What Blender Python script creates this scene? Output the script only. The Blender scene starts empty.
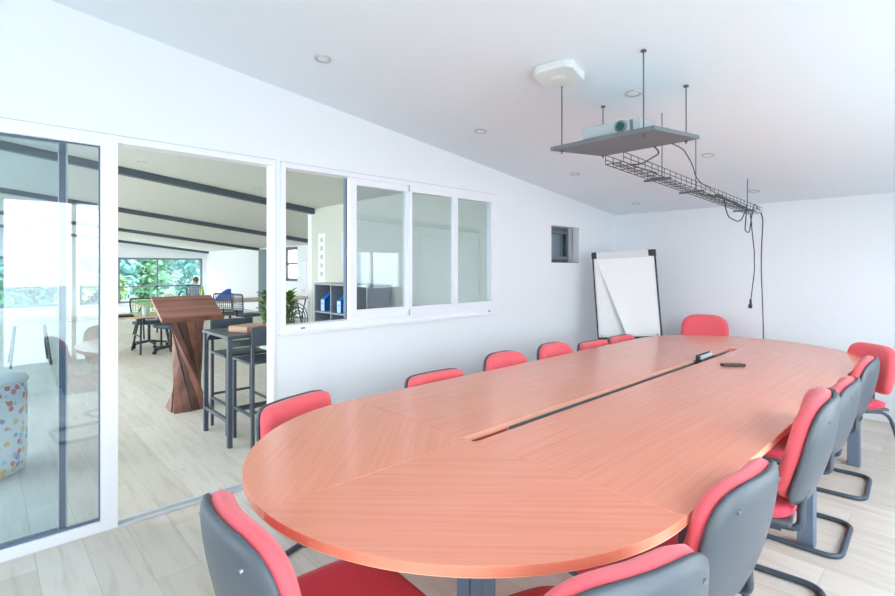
import bpy, bmesh, math, random
from mathutils import Vector, Matrix
random.seed(7)
PI = math.pi
sc = bpy.context.scene
COL = sc.collection
R = math.radians

# ------------------------------------------------------------------ camera numbers
YAW, F, V0, EYE = 0.8137, 494.0, 267.2, 1.40
FWD = Vector((-math.sin(YAW), math.cos(YAW), 0)); RGT = Vector((math.cos(YAW), math.sin(YAW), 0))
def ray(u, v): return FWD + RGT * ((u - 447.5) / F) + Vector((0, 0, (V0 - v) / F))
def zc(y): return 2.76 - 0.1163 * y            # the sloping ceiling
def on_ceiling(u, v):
    d = ray(u, v); t = 1.36 / (d.z + 0.1163 * d.y); return Vector((0, 0, EYE)) + d * t
def on_floor(u, v, z=0.0):
    d = ray(u, v); return Vector((0, 0, EYE)) + d * ((z - EYE) / d.z)

# ------------------------------------------------------------------ materials
MATS = {}
def _new(name):
    m = bpy.data.materials.new(name); m.use_nodes = True
    nt = m.node_tree; return m, nt, nt.nodes['Principled BSDF']
def mat(name, col, rough=0.5, metal=0.0, spec=0.5, noise=0.0, nscale=30.0, bump=0.0, bscale=200.0, coat=0.0, emit=0.0, sheen=0.0):
    if name in MATS: return MATS[name]
    m, nt, b = _new(name)
    b.inputs['Base Color'].default_value = (*col, 1); b.inputs['Roughness'].default_value = rough
    b.inputs['Metallic'].default_value = metal; b.inputs['Specular IOR Level'].default_value = spec
    if coat: b.inputs['Coat Weight'].default_value = coat; b.inputs['Coat Roughness'].default_value = 0.12
    if sheen: b.inputs['Sheen Weight'].default_value = sheen
    if emit:
        b.inputs['Emission Color'].default_value = (*col, 1); b.inputs['Emission Strength'].default_value = emit
    tc = nt.nodes.new('ShaderNodeTexCoord')
    nz = nt.nodes.new('ShaderNodeTexNoise'); nz.inputs['Scale'].default_value = nscale; nz.inputs['Detail'].default_value = 4
    nt.links.new(tc.outputs['Object'], nz.inputs['Vector'])
    mx = nt.nodes.new('ShaderNodeMix'); mx.data_type = 'RGBA'
    k = noise if noise else 0.04
    mx.inputs[6].default_value = (*[c * (1 - k) for c in col], 1); mx.inputs[7].default_value = (*[min(1, c * (1 + k)) for c in col], 1)
    nt.links.new(nz.outputs['Fac'], mx.inputs[0]); nt.links.new(mx.outputs[2], b.inputs['Base Color'])
    if bump:
        n2 = nt.nodes.new('ShaderNodeTexNoise'); n2.inputs['Scale'].default_value = bscale; n2.inputs['Detail'].default_value = 3
        nt.links.new(tc.outputs['Object'], n2.inputs['Vector'])
        bp = nt.nodes.new('ShaderNodeBump'); bp.inputs['Strength'].default_value = bump; bp.inputs['Distance'].default_value = 0.002
        nt.links.new(n2.outputs['Fac'], bp.inputs['Height']); nt.links.new(bp.outputs['Normal'], b.inputs['Normal'])
    MATS[name] = m; return m

def wood(name, c1, c2, c3, ang=0.0, rough=0.3, sx=1.5, sy=40.0, coat=0.0, spec=0.5):
    """grain runs along local x turned by ang"""
    if name in MATS: return MATS[name]
    m, nt, b = _new(name)
    tc = nt.nodes.new('ShaderNodeTexCoord'); mp = nt.nodes.new('ShaderNodeVectorRotate'); mp.rotation_type = 'Z_AXIS'
    mp.inputs['Angle'].default_value = -ang
    sc_ = nt.nodes.new('ShaderNodeMapping'); sc_.inputs['Scale'].default_value = (sx, sy, sy)
    nz = nt.nodes.new('ShaderNodeTexNoise'); nz.inputs['Scale'].default_value = 1; nz.inputs['Detail'].default_value = 6; nz.inputs['Distortion'].default_value = 0.3
    cr = nt.nodes.new('ShaderNodeValToRGB'); e = cr.color_ramp.elements
    e[0].position = 0.30; e[0].color = (*c1, 1); e[1].position = 0.72; e[1].color = (*c3, 1)
    k = e.new(0.5); k.color = (*c2, 1)
    L = nt.links.new
    L(tc.outputs['Object'], mp.inputs['Vector']); L(mp.outputs['Vector'], sc_.inputs['Vector']); L(sc_.outputs['Vector'], nz.inputs['Vector'])
    L(nz.outputs['Fac'], cr.inputs['Fac']); L(cr.outputs['Color'], b.inputs['Base Color'])
    b.inputs['Roughness'].default_value = rough; b.inputs['Specular IOR Level'].default_value = spec
    if coat: b.inputs['Coat Weight'].default_value = coat; b.inputs['Coat Roughness'].default_value = 0.15
    MATS[name] = m; return m

def glass_mat(name, tint, base=0.04, gain=0.9):
    if name in MATS: return MATS[name]
    m = bpy.data.materials.new(name); m.use_nodes = True; nt = m.node_tree; nt.nodes.clear(); L = nt.links.new
    out = nt.nodes.new('ShaderNodeOutputMaterial'); mx = nt.nodes.new('ShaderNodeMixShader')
    tr = nt.nodes.new('ShaderNodeBsdfTransparent'); tr.inputs[0].default_value = (*tint, 1)
    gl = nt.nodes.new('ShaderNodeBsdfGlossy'); gl.inputs['Roughness'].default_value = 0.0; gl.inputs[0].default_value = (0.92, 0.97, 1, 1)
    lw = nt.nodes.new('ShaderNodeLayerWeight'); lw.inputs['Blend'].default_value = 0.5; fr = nt.nodes.new('ShaderNodeMath'); fr.operation = 'POWER'; fr.inputs[1].default_value = 4.0; L(lw.outputs['Facing'], fr.inputs[0])
    ma = nt.nodes.new('ShaderNodeMath'); ma.operation = 'MULTIPLY_ADD'; ma.use_clamp = True
    ma.inputs[1].default_value = gain; ma.inputs[2].default_value = base
    L(fr.outputs[0], ma.inputs[0]); L(ma.outputs[0], mx.inputs[0]); L(tr.outputs[0], mx.inputs[1]); L(gl.outputs[0], mx.inputs[2]); L(mx.outputs[0], out.inputs[0])
    MATS[name] = m; return m

def floor_mat():
    m, nt, b = _new('plank_floor'); L = nt.links.new
    tc = nt.nodes.new('ShaderNodeTexCoord')
    br = nt.nodes.new('ShaderNodeTexBrick'); br.offset = 0.37; br.inputs['Scale'].default_value = 1.0
    br.inputs['Brick Width'].default_value = 1.25; br.inputs['Row Height'].default_value = 0.19
    br.inputs['Mortar Size'].default_value = 0.0022; br.inputs['Mortar Smooth'].default_value = 0.5; br.inputs['Bias'].default_value = 0.0
    br.inputs['Color1'].default_value = (0.595, 0.535, 0.455, 1); br.inputs['Color2'].default_value = (0.685, 0.635, 0.56, 1)
    br.inputs['Mortar'].default_value = (0.47, 0.44, 0.38, 1)
    L(tc.outputs['Object'], br.inputs['Vector'])
    mp = nt.nodes.new('ShaderNodeMapping'); mp.inputs['Scale'].default_value = (2.2, 20, 1); L(tc.outputs['Object'], mp.inputs['Vector'])
    nz = nt.nodes.new('ShaderNodeTexNoise'); nz.inputs['Scale'].default_value = 1; nz.inputs['Detail'].default_value = 8; nz.inputs['Roughness'].default_value = 0.65; nz.inputs['Distortion'].default_value = 0.5
    L(mp.outputs[0], nz.inputs['Vector'])
    cr = nt.nodes.new('ShaderNodeValToRGB'); e = cr.color_ramp.elements
    e[0].position = 0.34; e[0].color = (0.86, 0.845, 0.82, 1); e[1].position = 0.52; e[1].color = (1, 1, 1, 1)
    L(nz.outputs['Fac'], cr.inputs['Fac'])
    mx = nt.nodes.new('ShaderNodeMix'); mx.data_type = 'RGBA'; mx.blend_type = 'MULTIPLY'; mx.inputs[0].default_value = 1
    L(br.outputs['Color'], mx.inputs[6]); L(cr.outputs['Color'], mx.inputs[7]); L(mx.outputs[2], b.inputs['Base Color'])
    b.inputs['Roughness'].default_value = 0.42; b.inputs['Specular IOR Level'].default_value = 0.45
    return m

def siding_mat():
    m, nt, b = _new('siding'); L = nt.links.new
    tc = nt.nodes.new('ShaderNodeTexCoord'); wv = nt.nodes.new('ShaderNodeTexWave'); wv.bands_direction = 'Z'; wv.wave_profile = 'SAW'; wv.inputs['Scale'].default_value = 1.6
    L(tc.outputs['Object'], wv.inputs['Vector'])
    cr = nt.nodes.new('ShaderNodeValToRGB'); e = cr.color_ramp.elements
    e[0].position = 0.0; e[0].color = (0.5, 0.5, 0.5, 1); e[1].position = 0.15; e[1].color = (0.85, 0.84, 0.8, 1)
    L(wv.outputs['Fac'], cr.inputs['Fac']); L(cr.outputs['Color'], b.inputs['Base Color']); b.inputs['Roughness'].default_value = 0.8
    return m

def doodle_mat():
    m, nt, b = _new('printed_paper'); L = nt.links.new
    tc = nt.nodes.new('ShaderNodeTexCoord'); vo = nt.nodes.new('ShaderNodeTexVoronoi'); vo.inputs['Scale'].default_value = 21
    L(tc.outputs['Object'], vo.inputs['Vector'])
    lt = nt.nodes.new('ShaderNodeMath'); lt.operation = 'LESS_THAN'; lt.inputs[1].default_value = 0.42; L(vo.outputs['Distance'], lt.inputs[0])
    gt = nt.nodes.new('ShaderNodeMath'); gt.operation = 'GREATER_THAN'; gt.inputs[1].default_value = 0.08; L(vo.outputs['Distance'], gt.inputs[0])
    mu = nt.nodes.new('ShaderNodeMath'); mu.operation = 'MULTIPLY'; L(lt.outputs[0], mu.inputs[0]); L(gt.outputs[0], mu.inputs[1])
    sp = nt.nodes.new('ShaderNodeSeparateColor'); L(vo.outputs['Color'], sp.inputs[0])
    cr = nt.nodes.new('ShaderNodeValToRGB'); cr.color_ramp.interpolation = 'CONSTANT'; e = cr.color_ramp.elements
    e[0].position = 0; e[0].color = (0.75, 0.12, 0.1, 1); e[1].position = 0.25; e[1].color = (0.12, 0.25, 0.55, 1)
    for p, c in ((0.45, (0.85, 0.55, 0.1)), (0.6, (0.8, 0.82, 0.85)), (0.75, (0.35, 0.6, 0.75)), (0.9, (0.7, 0.25, 0.25))):
        k = e.new(p); k.color = (*c, 1)
    L(sp.outputs[0], cr.inputs['Fac'])
    mx = nt.nodes.new('ShaderNodeMix'); mx.data_type = 'RGBA'; mx.inputs[6].default_value = (0.82, 0.86, 0.88, 1)
    L(mu.outputs[0], mx.inputs[0]); L(cr.outputs['Color'], mx.inputs[7]); L(mx.outputs[2], b.inputs['Base Color']); b.inputs['Roughness'].default_value = 0.5
    return m

WALL = mat('wall_paint', (0.845, 0.875, 0.91), 0.75, noise=0.008, nscale=2, bump=0.04)
CEIL = mat('ceiling_paint', (0.785, 0.86, 0.915), 0.85, noise=0.008, nscale=2)
CREAM = mat('cream_paint', (0.62, 0.63, 0.56), 0.8, noise=0.01, nscale=2)
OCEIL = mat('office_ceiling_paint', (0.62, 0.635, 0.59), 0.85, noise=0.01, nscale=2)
WFRAME = mat('white_lacquer', (0.86, 0.875, 0.92), 0.35, noise=0.01)
BEAM = mat('beam_grey', (0.085, 0.11, 0.135), 0.55)
FLOOR = floor_mat()
GLASS = glass_mat('clear_glass', (0.83, 0.872, 0.90), 0.075, 0.8)
OGLASS = glass_mat('outer_glass', (0.97, 0.98, 0.99), 0.015, 0.7)
DARKFR = mat('dark_window_frame', (0.12, 0.15, 0.18), 0.45)
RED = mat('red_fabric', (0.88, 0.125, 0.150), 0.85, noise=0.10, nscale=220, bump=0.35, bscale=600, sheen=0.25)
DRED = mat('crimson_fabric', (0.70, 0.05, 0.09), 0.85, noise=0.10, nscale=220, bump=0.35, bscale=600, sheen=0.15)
SHELL = mat('grey_plastic', (0.092, 0.108, 0.128), 0.42, noise=0.04, nscale=8, bump=0.12, bscale=500)
TUBE = mat('dark_steel_paint', (0.055, 0.075, 0.10), 0.4)
BLACK = mat('black_plastic', (0.02, 0.022, 0.027), 0.45)
CHROME = mat('screw_metal', (0.35, 0.37, 0.40), 0.45, metal=1)
TLEG = mat('table_leg_paint', (0.13, 0.175, 0.24), 0.45)
STEEL = mat('rod_steel', (0.12, 0.13, 0.14), 0.45, metal=0.4)
WIRE = mat('galvanised_wire', (0.10, 0.11, 0.125), 0.5, metal=0.3)
CABLE = mat('black_cable', (0.03, 0.03, 0.035), 0.5)
WHITEP = mat('white_plastic', (0.74, 0.78, 0.77), 0.4)
SILVER = mat('silver_plastic', (0.46, 0.51, 0.54), 0.35)
PAPER = mat('paper', (0.86, 0.87, 0.87), 0.8)
GREYB = mat('board_grey', (0.15, 0.17, 0.19), 0.55)
MET = mat('anthracite_metal', (0.065, 0.085, 0.11), 0.45)
T1, T2, T3 = (0.79, 0.262, 0.158), (0.82, 0.290, 0.178), (0.85, 0.315, 0.198)
TW = {k: wood('beech_laminate_' + k, T1, T2, T3, a, 0.27, 1.8, 75, coat=0.35, spec=0.5) for k, a in
      (('lengthwise', PI/2), ('diagonal', PI/4), ('cross_diagonal', -PI/4))}
TEDGE = wood('beech_edge', (0.84, 0.43, 0.27), (0.86, 0.46, 0.29), (0.88, 0.48, 0.31), 0, 0.4, 2, 12)
WALNUT = wood('reclaimed_wood', (0.10, 0.035, 0.02), (0.22, 0.09, 0.06), (0.36, 0.17, 0.12), PI/2, 0.45, 1.5, 22)
WALNUTV = wood('reclaimed_wood_dark', (0.055, 0.022, 0.015), (0.12, 0.05, 0.035), (0.2, 0.09, 0.065), 0, 0.5, 20, 4)
PINE = wood('pale_wood', (0.45, 0.24, 0.15), (0.52, 0.30, 0.20), (0.58, 0.35, 0.24), 0, 0.5, 3, 40)
OAK = wood('desk_oak', (0.5, 0.38, 0.26), (0.58, 0.46, 0.33), (0.64, 0.52, 0.4), 0, 0.5, 3, 30)

# ------------------------------------------------------------------ mesh helpers
class MB:
    def __init__(s): s.v = []; s.f = []; s.sm = []
    def add(s, vs, fs, smooth=False, M=None):
        n = len(s.v)
        for p in vs:
            p = Vector(p); s.v.append(M @ p if M is not None else p)
        for f in fs: s.f.append([n + i for i in f]); s.sm.append(smooth)
        return s
    def box(s, a, b, M=None):
        x0, y0, z0 = a; x1, y1, z1 = b
        vs = [(x0,y0,z0),(x1,y0,z0),(x1,y1,z0),(x0,y1,z0),(x0,y0,z1),(x1,y0,z1),(x1,y1,z1),(x0,y1,z1)]
        return s.add(vs, [(0,3,2,1),(4,5,6,7),(0,1,5,4),(1,2,6,5),(2,3,7,6),(3,0,4,7)], False, M)
    def cbox(s, c, d, M=None):
        return s.box([c[i]-d[i]/2 for i in range(3)], [c[i]+d[i]/2 for i in range(3)], M)
    def prism(s, poly, z0, z1, M=None, smooth=False):
        n = len(poly); vs = [(x, y, z0) for x, y in poly] + [(x, y, z1) for x, y in poly]
        s.add(vs, [list(range(n))[::-1], list(range(n, 2*n))] + [(i, (i+1) % n, n+(i+1) % n, n+i) for i in range(n)], False, M)
        return s
    def cyl(s, p0, p1, r0, r1=None, n=14, M=None):
        return s.tube([p0, p1], r0, n=n, M=M, r1=r1)
    def tube(s, pts, r, n=8, closed=False, M=None, r1=None, flat=1.0):
        P = [Vector(p) for p in pts]; m = len(P); rings = []
        up = None
        for i in range(m):
            if closed: t = (P[(i+1) % m] - P[i-1])
            else: t = (P[min(i+1, m-1)] - P[max(i-1, 0)])
            t.normalize()
            if up is None:
                up = Vector((0,0,1)) if abs(t.z) < 0.9 else Vector((1,0,0))
            a = up - t * up.dot(t)
            if a.length < 1e-5: a = t.orthogonal()
            a.normalize(); b = t.cross(a); up = a
            rr = r if r1 is None else r + (r1 - r) * i / (m - 1)
            rings.append([P[i] + (a * math.cos(2*PI*k/n) * flat + b * math.sin(2*PI*k/n)) * rr for k in range(n)])
        vs = [p for g in rings for p in g]; fs = []
        for i in range(m if closed else m-1):
            j = (i+1) % m
            for k in range(n): fs.append((i*n+k, i*n+(k+1) % n, j*n+(k+1) % n, j*n+k))
        s.add(vs, fs, True, M)
        if not closed: s.add(rings[0], [list(range(n))[::-1]], False, M); s.add(rings[-1], [list(range(n))], False, M)
        return s
    def lathe(s, prof, n=24, M=None):
        vs = [(r*math.cos(2*PI*k/n), r*math.sin(2*PI*k/n), z) for r, z in prof for k in range(n)]
        fs = [(i*n+k, i*n+(k+1) % n, (i+1)*n+(k+1) % n, (i+1)*n+k) for i in range(len(prof)-1) for k in range(n)]
        s.add(vs, fs, True, M)
        s.add(vs[:n], [list(range(n))[::-1]], False, M); s.add(vs[-n:], [list(range(n))], False, M); return s
    def build(s, name, m, parent=None, bevel=0.0, loc=None):
        me = bpy.data.meshes.new(name); me.from_pydata([tuple(p) for p in s.v], [], s.f); me.update()
        for p, q in zip(me.polygons, s.sm): p.use_smooth = q
        ms = m if isinstance(m, (list, tuple)) else [m]
        for x in ms: me.materials.append(x)
        o = bpy.data.objects.new(name, me); COL.objects.link(o)
        if parent is not None: o.parent = parent
        if loc is not None: o.location = loc
        if bevel:
            bv = o.modifiers.new('bevel', 'BEVEL'); bv.width = bevel; bv.segments = 2; bv.limit_method = 'ANGLE'; bv.angle_limit = R(40)
        return o

def fillet(pts, r, n=5, closed=False):
    P = [Vector(p) for p in pts]; out = []; m = len(P)
    for i in range(m):
        if not closed and i in (0, m-1): out.append(P[i]); continue
        a, b, c = P[i-1], P[i], P[(i+1) % m]
        d1 = (a-b); d2 = (c-b); rr = min(r, d1.length*0.48, d2.length*0.48)
        s_, e_ = b + d1.normalized()*rr, b + d2.normalized()*rr
        for k in range(n+1):
            t = k/n; out.append(s_*(1-t)**2 + b*2*t*(1-t) + e_*t*t)
    return out

def pad(w, h, front, back, pt=3.0, pb=5.0, bend=0.0, lumbar=0.0, top_narrow=0.0, rings=9, seg=48, rim=0.012, corner=6):
    """an upholstered pad in local x (width), z (height); the padded face looks +y"""
    mb = MB(); vs = []; fs = []
    def surf(x, z): return bend*(2*x/w)**2 + lumbar*math.cos(PI*z/h*0.9)
    def outline(a, s_):
        c, q = math.cos(a), math.sin(a); p = pt if q > 0 else pb
        x = math.copysign(abs(c)**(2/p), c); z = math.copysign(abs(q)**(2/p), q)
        nar = 1 - top_narrow*(z*0.5+0.5)
        return x*w/2*s_*nar, z*h/2*s_
    def layer(sign, depth):
        idx = []
        for i in range(rings, 0, -1):
            s_ = i/rings; row = []
            th = depth*(1-s_**corner)**0.5
            for k in range(seg):
                x, z = outline(2*PI*k/seg, s_); row.append(len(vs)); vs.append((x, surf(x, z)+sign*(rim+th), z))
            idx.append(row)
        row = len(vs); vs.append((0, surf(0, 0)+sign*(rim+depth), 0))
        for i in range(len(idx)-1):
            for k in range(seg):
                q = (idx[i][k], idx[i][(k+1) % seg], idx[i+1][(k+1) % seg], idx[i+1][k]); fs.append(q[::-1] if sign > 0 else q)
        for k in range(seg):
            q = (idx[-1][k], idx[-1][(k+1) % seg], row); fs.append(q[::-1] if sign > 0 else q)
        return idx[0]
    A = layer(1, front); B = layer(-1, back)
    for k in range(seg): fs.append((A[k], A[(k+1) % seg], B[(k+1) % seg], B[k]))
    return mb.add(vs, fs, True)
def merge(mb, other, M):
    n = len(mb.v)
    for p in other.v: mb.v.append(M @ p)
    for f, q in zip(other.f, other.sm): mb.f.append([n+i for i in f]); mb.sm.append(q)
    return mb

def thing(name, label, cat, loc=(0,0,0), rz=0.0, group=None):
    o = bpy.data.objects.new(name, None); COL.objects.link(o); o.location = loc; o.rotation_euler = (0,0,rz)
    o.empty_display_size = 0.1
    o['label'] = label; o['category'] = cat
    if group: o['group'] = group
    return o
def tag(o, label, cat, group=None, kind=None):
    o['label'] = label; o['category'] = cat
    if group: o['group'] = group
    if kind: o['kind'] = kind
    return o
def struct(o, label=None, cat=None):
    o['kind'] = 'structure'
    if label: o['label'] = label
    if cat: o['category'] = cat
    return o
def dup(root, loc=None, rz=None, label=None, group=None):
    r = root.copy(); COL.objects.link(r)
    if loc is not None: r.location = loc
    if rz is not None: r.rotation_euler = (0,0,rz)
    if label: r['label'] = label
    if group: r['group'] = group
    for ch in list(root.children):
        c = ch.copy(); COL.objects.link(c); c.parent = r
        for g in list(ch.children):
            d = g.copy(); COL.objects.link(d); d.parent = c
    return r

# ------------------------------------------------------------------ the setting
XL, XR, YB, YF = -3.15, 0.75, 5.95, -1.6
OX, OY0, OY1 = -20.6, -5.0, 6.45
def wall_y(name, x0, x1, ya, yb, holes, m, top=None, label=None):
    """wall standing along y between x0 and x1, holes = (y0,y1,z0,z1), sloping top"""
    ys = sorted({ya, yb, *[h[0] for h in holes], *[h[1] for h in holes]}); mb = MB()
    tz = top or (lambda y: zc(y) + 0.06)
    for a, b in zip(ys, ys[1:]):
        hs = sorted([h for h in holes if h[0] <= a + 1e-6 and h[1] >= b - 1e-6], key=lambda h: h[2]); z = 0
        segs = []
        for h in hs:
            if h[2] > z: segs.append((z, h[2], False))
            z = h[3]
        segs.append((z, None, True))
        for z0, z1, last in segs:
            za, zb = (tz(a), tz(b)) if last else (z1, z1)
            vs = [(x0,a,z0),(x1,a,z0),(x1,b,z0),(x0,b,z0),(x0,a,za),(x1,a,za),(x1,b,zb),(x0,b,zb)]
            mb.add(vs, [(0,3,2,1),(4,5,6,7),(0,1,5,4),(1,2,6,5),(2,3,7,6),(3,0,4,7)])
    return struct(mb.build(name, m), label, 'wall' if label else None)
def wall_x(name, y0, y1, xa, xb, holes, m, h, label=None):
    xs = sorted({xa, xb, *[q[0] for q in holes], *[q[1] for q in holes]}); mb = MB()
    for a, b in zip(xs, xs[1:]):
        hs = sorted([q for q in holes if q[0] <= a + 1e-6 and q[1] >= b - 1e-6], key=lambda q: q[2]); z = 0
        for q in hs:
            if q[2] > z: mb.box((a, y0, z), (b, y1, q[2]))
            z = q[3]
        mb.box((a, y0, z), (b, y1, h))
    return struct(mb.build(name, m), label, 'wall' if label else None)

DY0, DY1, DZ = -1.15, 1.412, 2.105     # glazed door set
WY0, WY1, WZ0, WZ1 = 1.445, 3.62, 0.965, 2.10
SY0, SY1, SZ0, SZ1 = 4.54, 5.10, 1.45, 1.86
wall_y('wall_left', XL-0.085, XL, YF, YB, [(DY0, DY1, 0, DZ), (WY0, WY1, WZ0, WZ1), (SY0, SY1, SZ0, SZ1)], WALL, label='white inner wall with glazed door and sliding window')
wall_y('wall_left_return', XL-0.22, XL-0.102, 3.92, YB, [(SY0, SY1, SZ0, SZ1)], WALL)
wall_x('wall_back', YB, YB+0.12, -3.4, XR, [], WALL, zc(YB)+0.1, label='plain white wall behind the whiteboard')
RH = [(-1.35, -0.35, 0.12, 2.25), (0.12, 1.45, 0.27, 2.2), (1.75, 4.1, 0.25, 2.15), (4.3, 5.6, 0.98, 1.72)]
wall_y('wall_right', XR, XR+0.15, YF, YB, RH, WALL)
FH = [(-2.7, -1.3, 0.9, 2.2)]
wall_x('wall_front', YF-0.12, YF, -3.25, XR+0.15, FH, WALL, zc(YF)+0.1)
# floor
struct(MB().box((OX-0.1, OY0-0.1, -0.12), (XR+0.15, OY1+0.1, 0)).build('floor', FLOOR), 'pale greige wood-look plank floor', 'floor')
# ceilings (sloping slabs)
def slab(name, xa, xb, ya, yb, m, label=None):
    vs = []
    for dz in (0, 0.15):
        for x, y in ((xa,ya),(xb,ya),(xb,yb),(xa,yb)): vs.append((x, y, zc(y)+dz))
    return struct(MB().add(vs, [(0,3,2,1),(4,5,6,7),(0,1,5,4),(1,2,6,5),(2,3,7,6),(3,0,4,7)]).build(name, m), label, 'ceiling' if label else None)
slab('ceiling', XL-0.05, XR+0.15, YF-0.12, YB+0.12, CEIL, 'sloping white plaster ceiling over the table')
ADDED_SKYLIGHTS = [(-19.9, -16.2), (-15.1, -11.7), (-10.6, -7.6), (-6.6, -3.9)]  # skylights added out of view to brighten the office
KA, KB = -3.9, -0.9
slab('ceiling_office_edge', OX-0.1, XL-0.05, OY0-0.1, KA, OCEIL)
for i_, (xa_, xb_) in enumerate(zip([OX-0.1]+[q[1] for q in ADDED_SKYLIGHTS], [q[0] for q in ADDED_SKYLIGHTS]+[XL-0.05])): slab('ceiling_office_bay_%d' % (i_+1), xa_, xb_, KA, KB, OCEIL)
slab('ceiling_office', OX-0.1, XL-0.05, KB, 3.85, OCEIL, 'sloping pale ceiling of the office beyond the glass')
slab('ceiling_office_side', OX-0.1, -7.15, 3.85, OY1+0.1, OCEIL)
# office walls
wall_x('wall_office_inner', 3.80, 3.92, -7.15, XL-0.10, [], CREAM, zc(3.86)+0.1, label='cream office wall behind the shelf unit')
wall_y('wall_office_corner', -7.27, -7.15, 3.80, OY1, [], WALL)
wall_x('wall_office_side', OY1, OY1+0.12, OX, -7.15, [(-13.75, -12.95, 1.0, 1.98)], WALL, zc(OY1)+0.1, label='bright white office side wall with small window')
FWH = [(-4.2, -1.35, 0.12, 1.74), (0.0+0.62-2.0, 2.05, 0.12, 1.74), (2.42, 6.30, 0.12, 1.74)]
FWH = [(-4.6, -1.9, 0.12, 1.74), (-1.6, 2.05, 0.12, 1.74), (2.42, 6.30, 0.12, 1.74)]
wall_y('wall_office_far', OX-0.12, OX, OY0, OY1, FWH, WALL, label='white far office wall with long garden windows')
OSH = [(-19.9+i*3.3, -16.9+i*3.3, 0.15, 2.9) for i in range(5)]  # unseen windows, added and widened to bring more light into the office
wall_x('wall_office_near', OY0-0.12, OY0, OX-0.12, XL, OSH, WALL, zc(OY0)+0.1)
wall_y('wall_office_closing', XL-0.10, XL, OY0, YF-0.12, [], WALL)

# beams in the office, along the slope
def beam(x, ya, yb, d=0.14, w=0.10):
    vs = []
    for dz in (-d, 0.0):
        for xx, y in ((x-w/2,ya),(x+w/2,ya),(x+w/2,yb),(x-w/2,yb)): vs.append((xx, y, zc(y)+dz))
    return MB().add(vs, [(0,3,2,1),(4,5,6,7),(0,1,5,4),(1,2,6,5),(2,3,7,6),(3,0,4,7)])
for k, (x, yb) in enumerate(((-7.10, 3.80), (-11.15, OY1), (-15.6, OY1), (-20.4, OY1))):
    struct(beam(x, OY0, yb, 0.085, 0.11).build('trim_%d' % (k+1), BEAM), 'dark grey ceiling beam, %s from the glass partition' % ('closest', 'second', 'third', 'fourth and last')[k], 'beam')

# garden windows of the far wall
def framed_window_y(name, x, y0, y1, z0, z1, vs, hs, fm, t=0.07, d=0.06, label=None):
    mb = MB()
    mb.box((x-d/2, y0, z0), (x+d/2, y1, z0+t)).box((x-d/2, y0, z1-t), (x+d/2, y1, z1)).box((x-d/2, y0, z0), (x+d/2, y0+t, z1)).box((x-d/2, y1-t, z0), (x+d/2, y1, z1))
    for y in vs: mb.box((x-d/2, y-t*0.35, z0), (x+d/2, y+t*0.35, z1))
    for z in hs: mb.box((x-d/2, y0, z-t*0.35), (x+d/2, y1, z+t*0.35))
    o = struct(mb.build(name, fm), label, 'window' if label else None)
    g = MB().box((x-0.006, y0+t*.6, z0+t*.6), (x+0.006, y1-t*.6, z1-t*.6)).build('pane', OGLASS, o); g['label'] = 'clear glass pane'
    return o
FGREY = mat('grey_window_frame', (0.20, 0.24, 0.28), 0.5)
framed_window_y('window_1', OX-0.06, *FWH[0], [-3.2], [0.70], FGREY)
framed_window_y('window_2', OX-0.06, *FWH[1], [-0.4, 0.65], [0.70], FGREY, label='grey-framed garden window seen through the sliding glass door')
framed_window_y('window_3', OX-0.06, *FWH[2], [3.55, 4.75], [0.70], FGREY, label='grey-framed garden window behind the wooden lectern')
# right wall windows
for k, h in enumerate(RH): framed_window_y('window_%d' % (4+k), XR+0.08, *h, [(h[0]+h[1])/2], [], WFRAME, t=0.06)
def framed_window_x(name, y, x0, x1, z0, z1, vs, fm, t=0.06, d=0.06, hs=(), label=None):
    mb = MB()
    mb.box((x0, y-d/2, z0), (x1, y+d/2, z0+t)).box((x0, y-d/2, z1-t), (x1, y+d/2, z1)).box((x0, y-d/2, z0), (x0+t, y+d/2, z1)).box((x1-t, y-d/2, z0), (x1, y+d/2, z1))
    for x in vs: mb.box((x-t*0.35, y-d/2, z0), (x+t*0.35, y+d/2, z1))
    for z in hs: mb.box((x0, y-d/2, z-t*0.35), (x1, y+d/2, z+t*0.35))
    o = struct(mb.build(name, fm), label, 'window' if label else None)
    MB().box((x0+t*.6, y-0.006, z0+t*.6), (x1-t*.6, y+0.006, z1-t*.6)).build('pane', OGLASS, o)
    return o
for k, h in enumerate(FH): framed_window_x('window_%d' % (8+k), YF-0.06, *h, [(h[0]+h[1])/2], WFRAME)
for k, h in enumerate(OSH): framed_window_x('window_%d' % (10+k), OY0-0.06, *h, [(h[0]+h[1])/2], FGREY)
framed_window_x('window_15', OY1+0.06, -13.75, -12.95, 1.0, 1.98, [], DARKFR, t=0.09, hs=(1.5,), label='small dark-framed window in the bright office side wall')
# grey door leaf in the office side wall
dr = struct(MB().box((-15.5, OY1-0.05, 0), (-14.15, OY1-0.002, 1.95)).build('door_2', mat('grey_door', (0.16, 0.20, 0.22), 0.5)), 'tall grey door on the white office side wall', 'door')
MB().cyl((-14.3, OY1-0.05, 0.95), (-14.3, OY1-0.10, 0.95), 0.012).cyl((-14.3, OY1-0.10, 0.95), (-14.42, OY1-0.10, 0.95), 0.01).build('door_handle', CHROME, dr)

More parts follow.
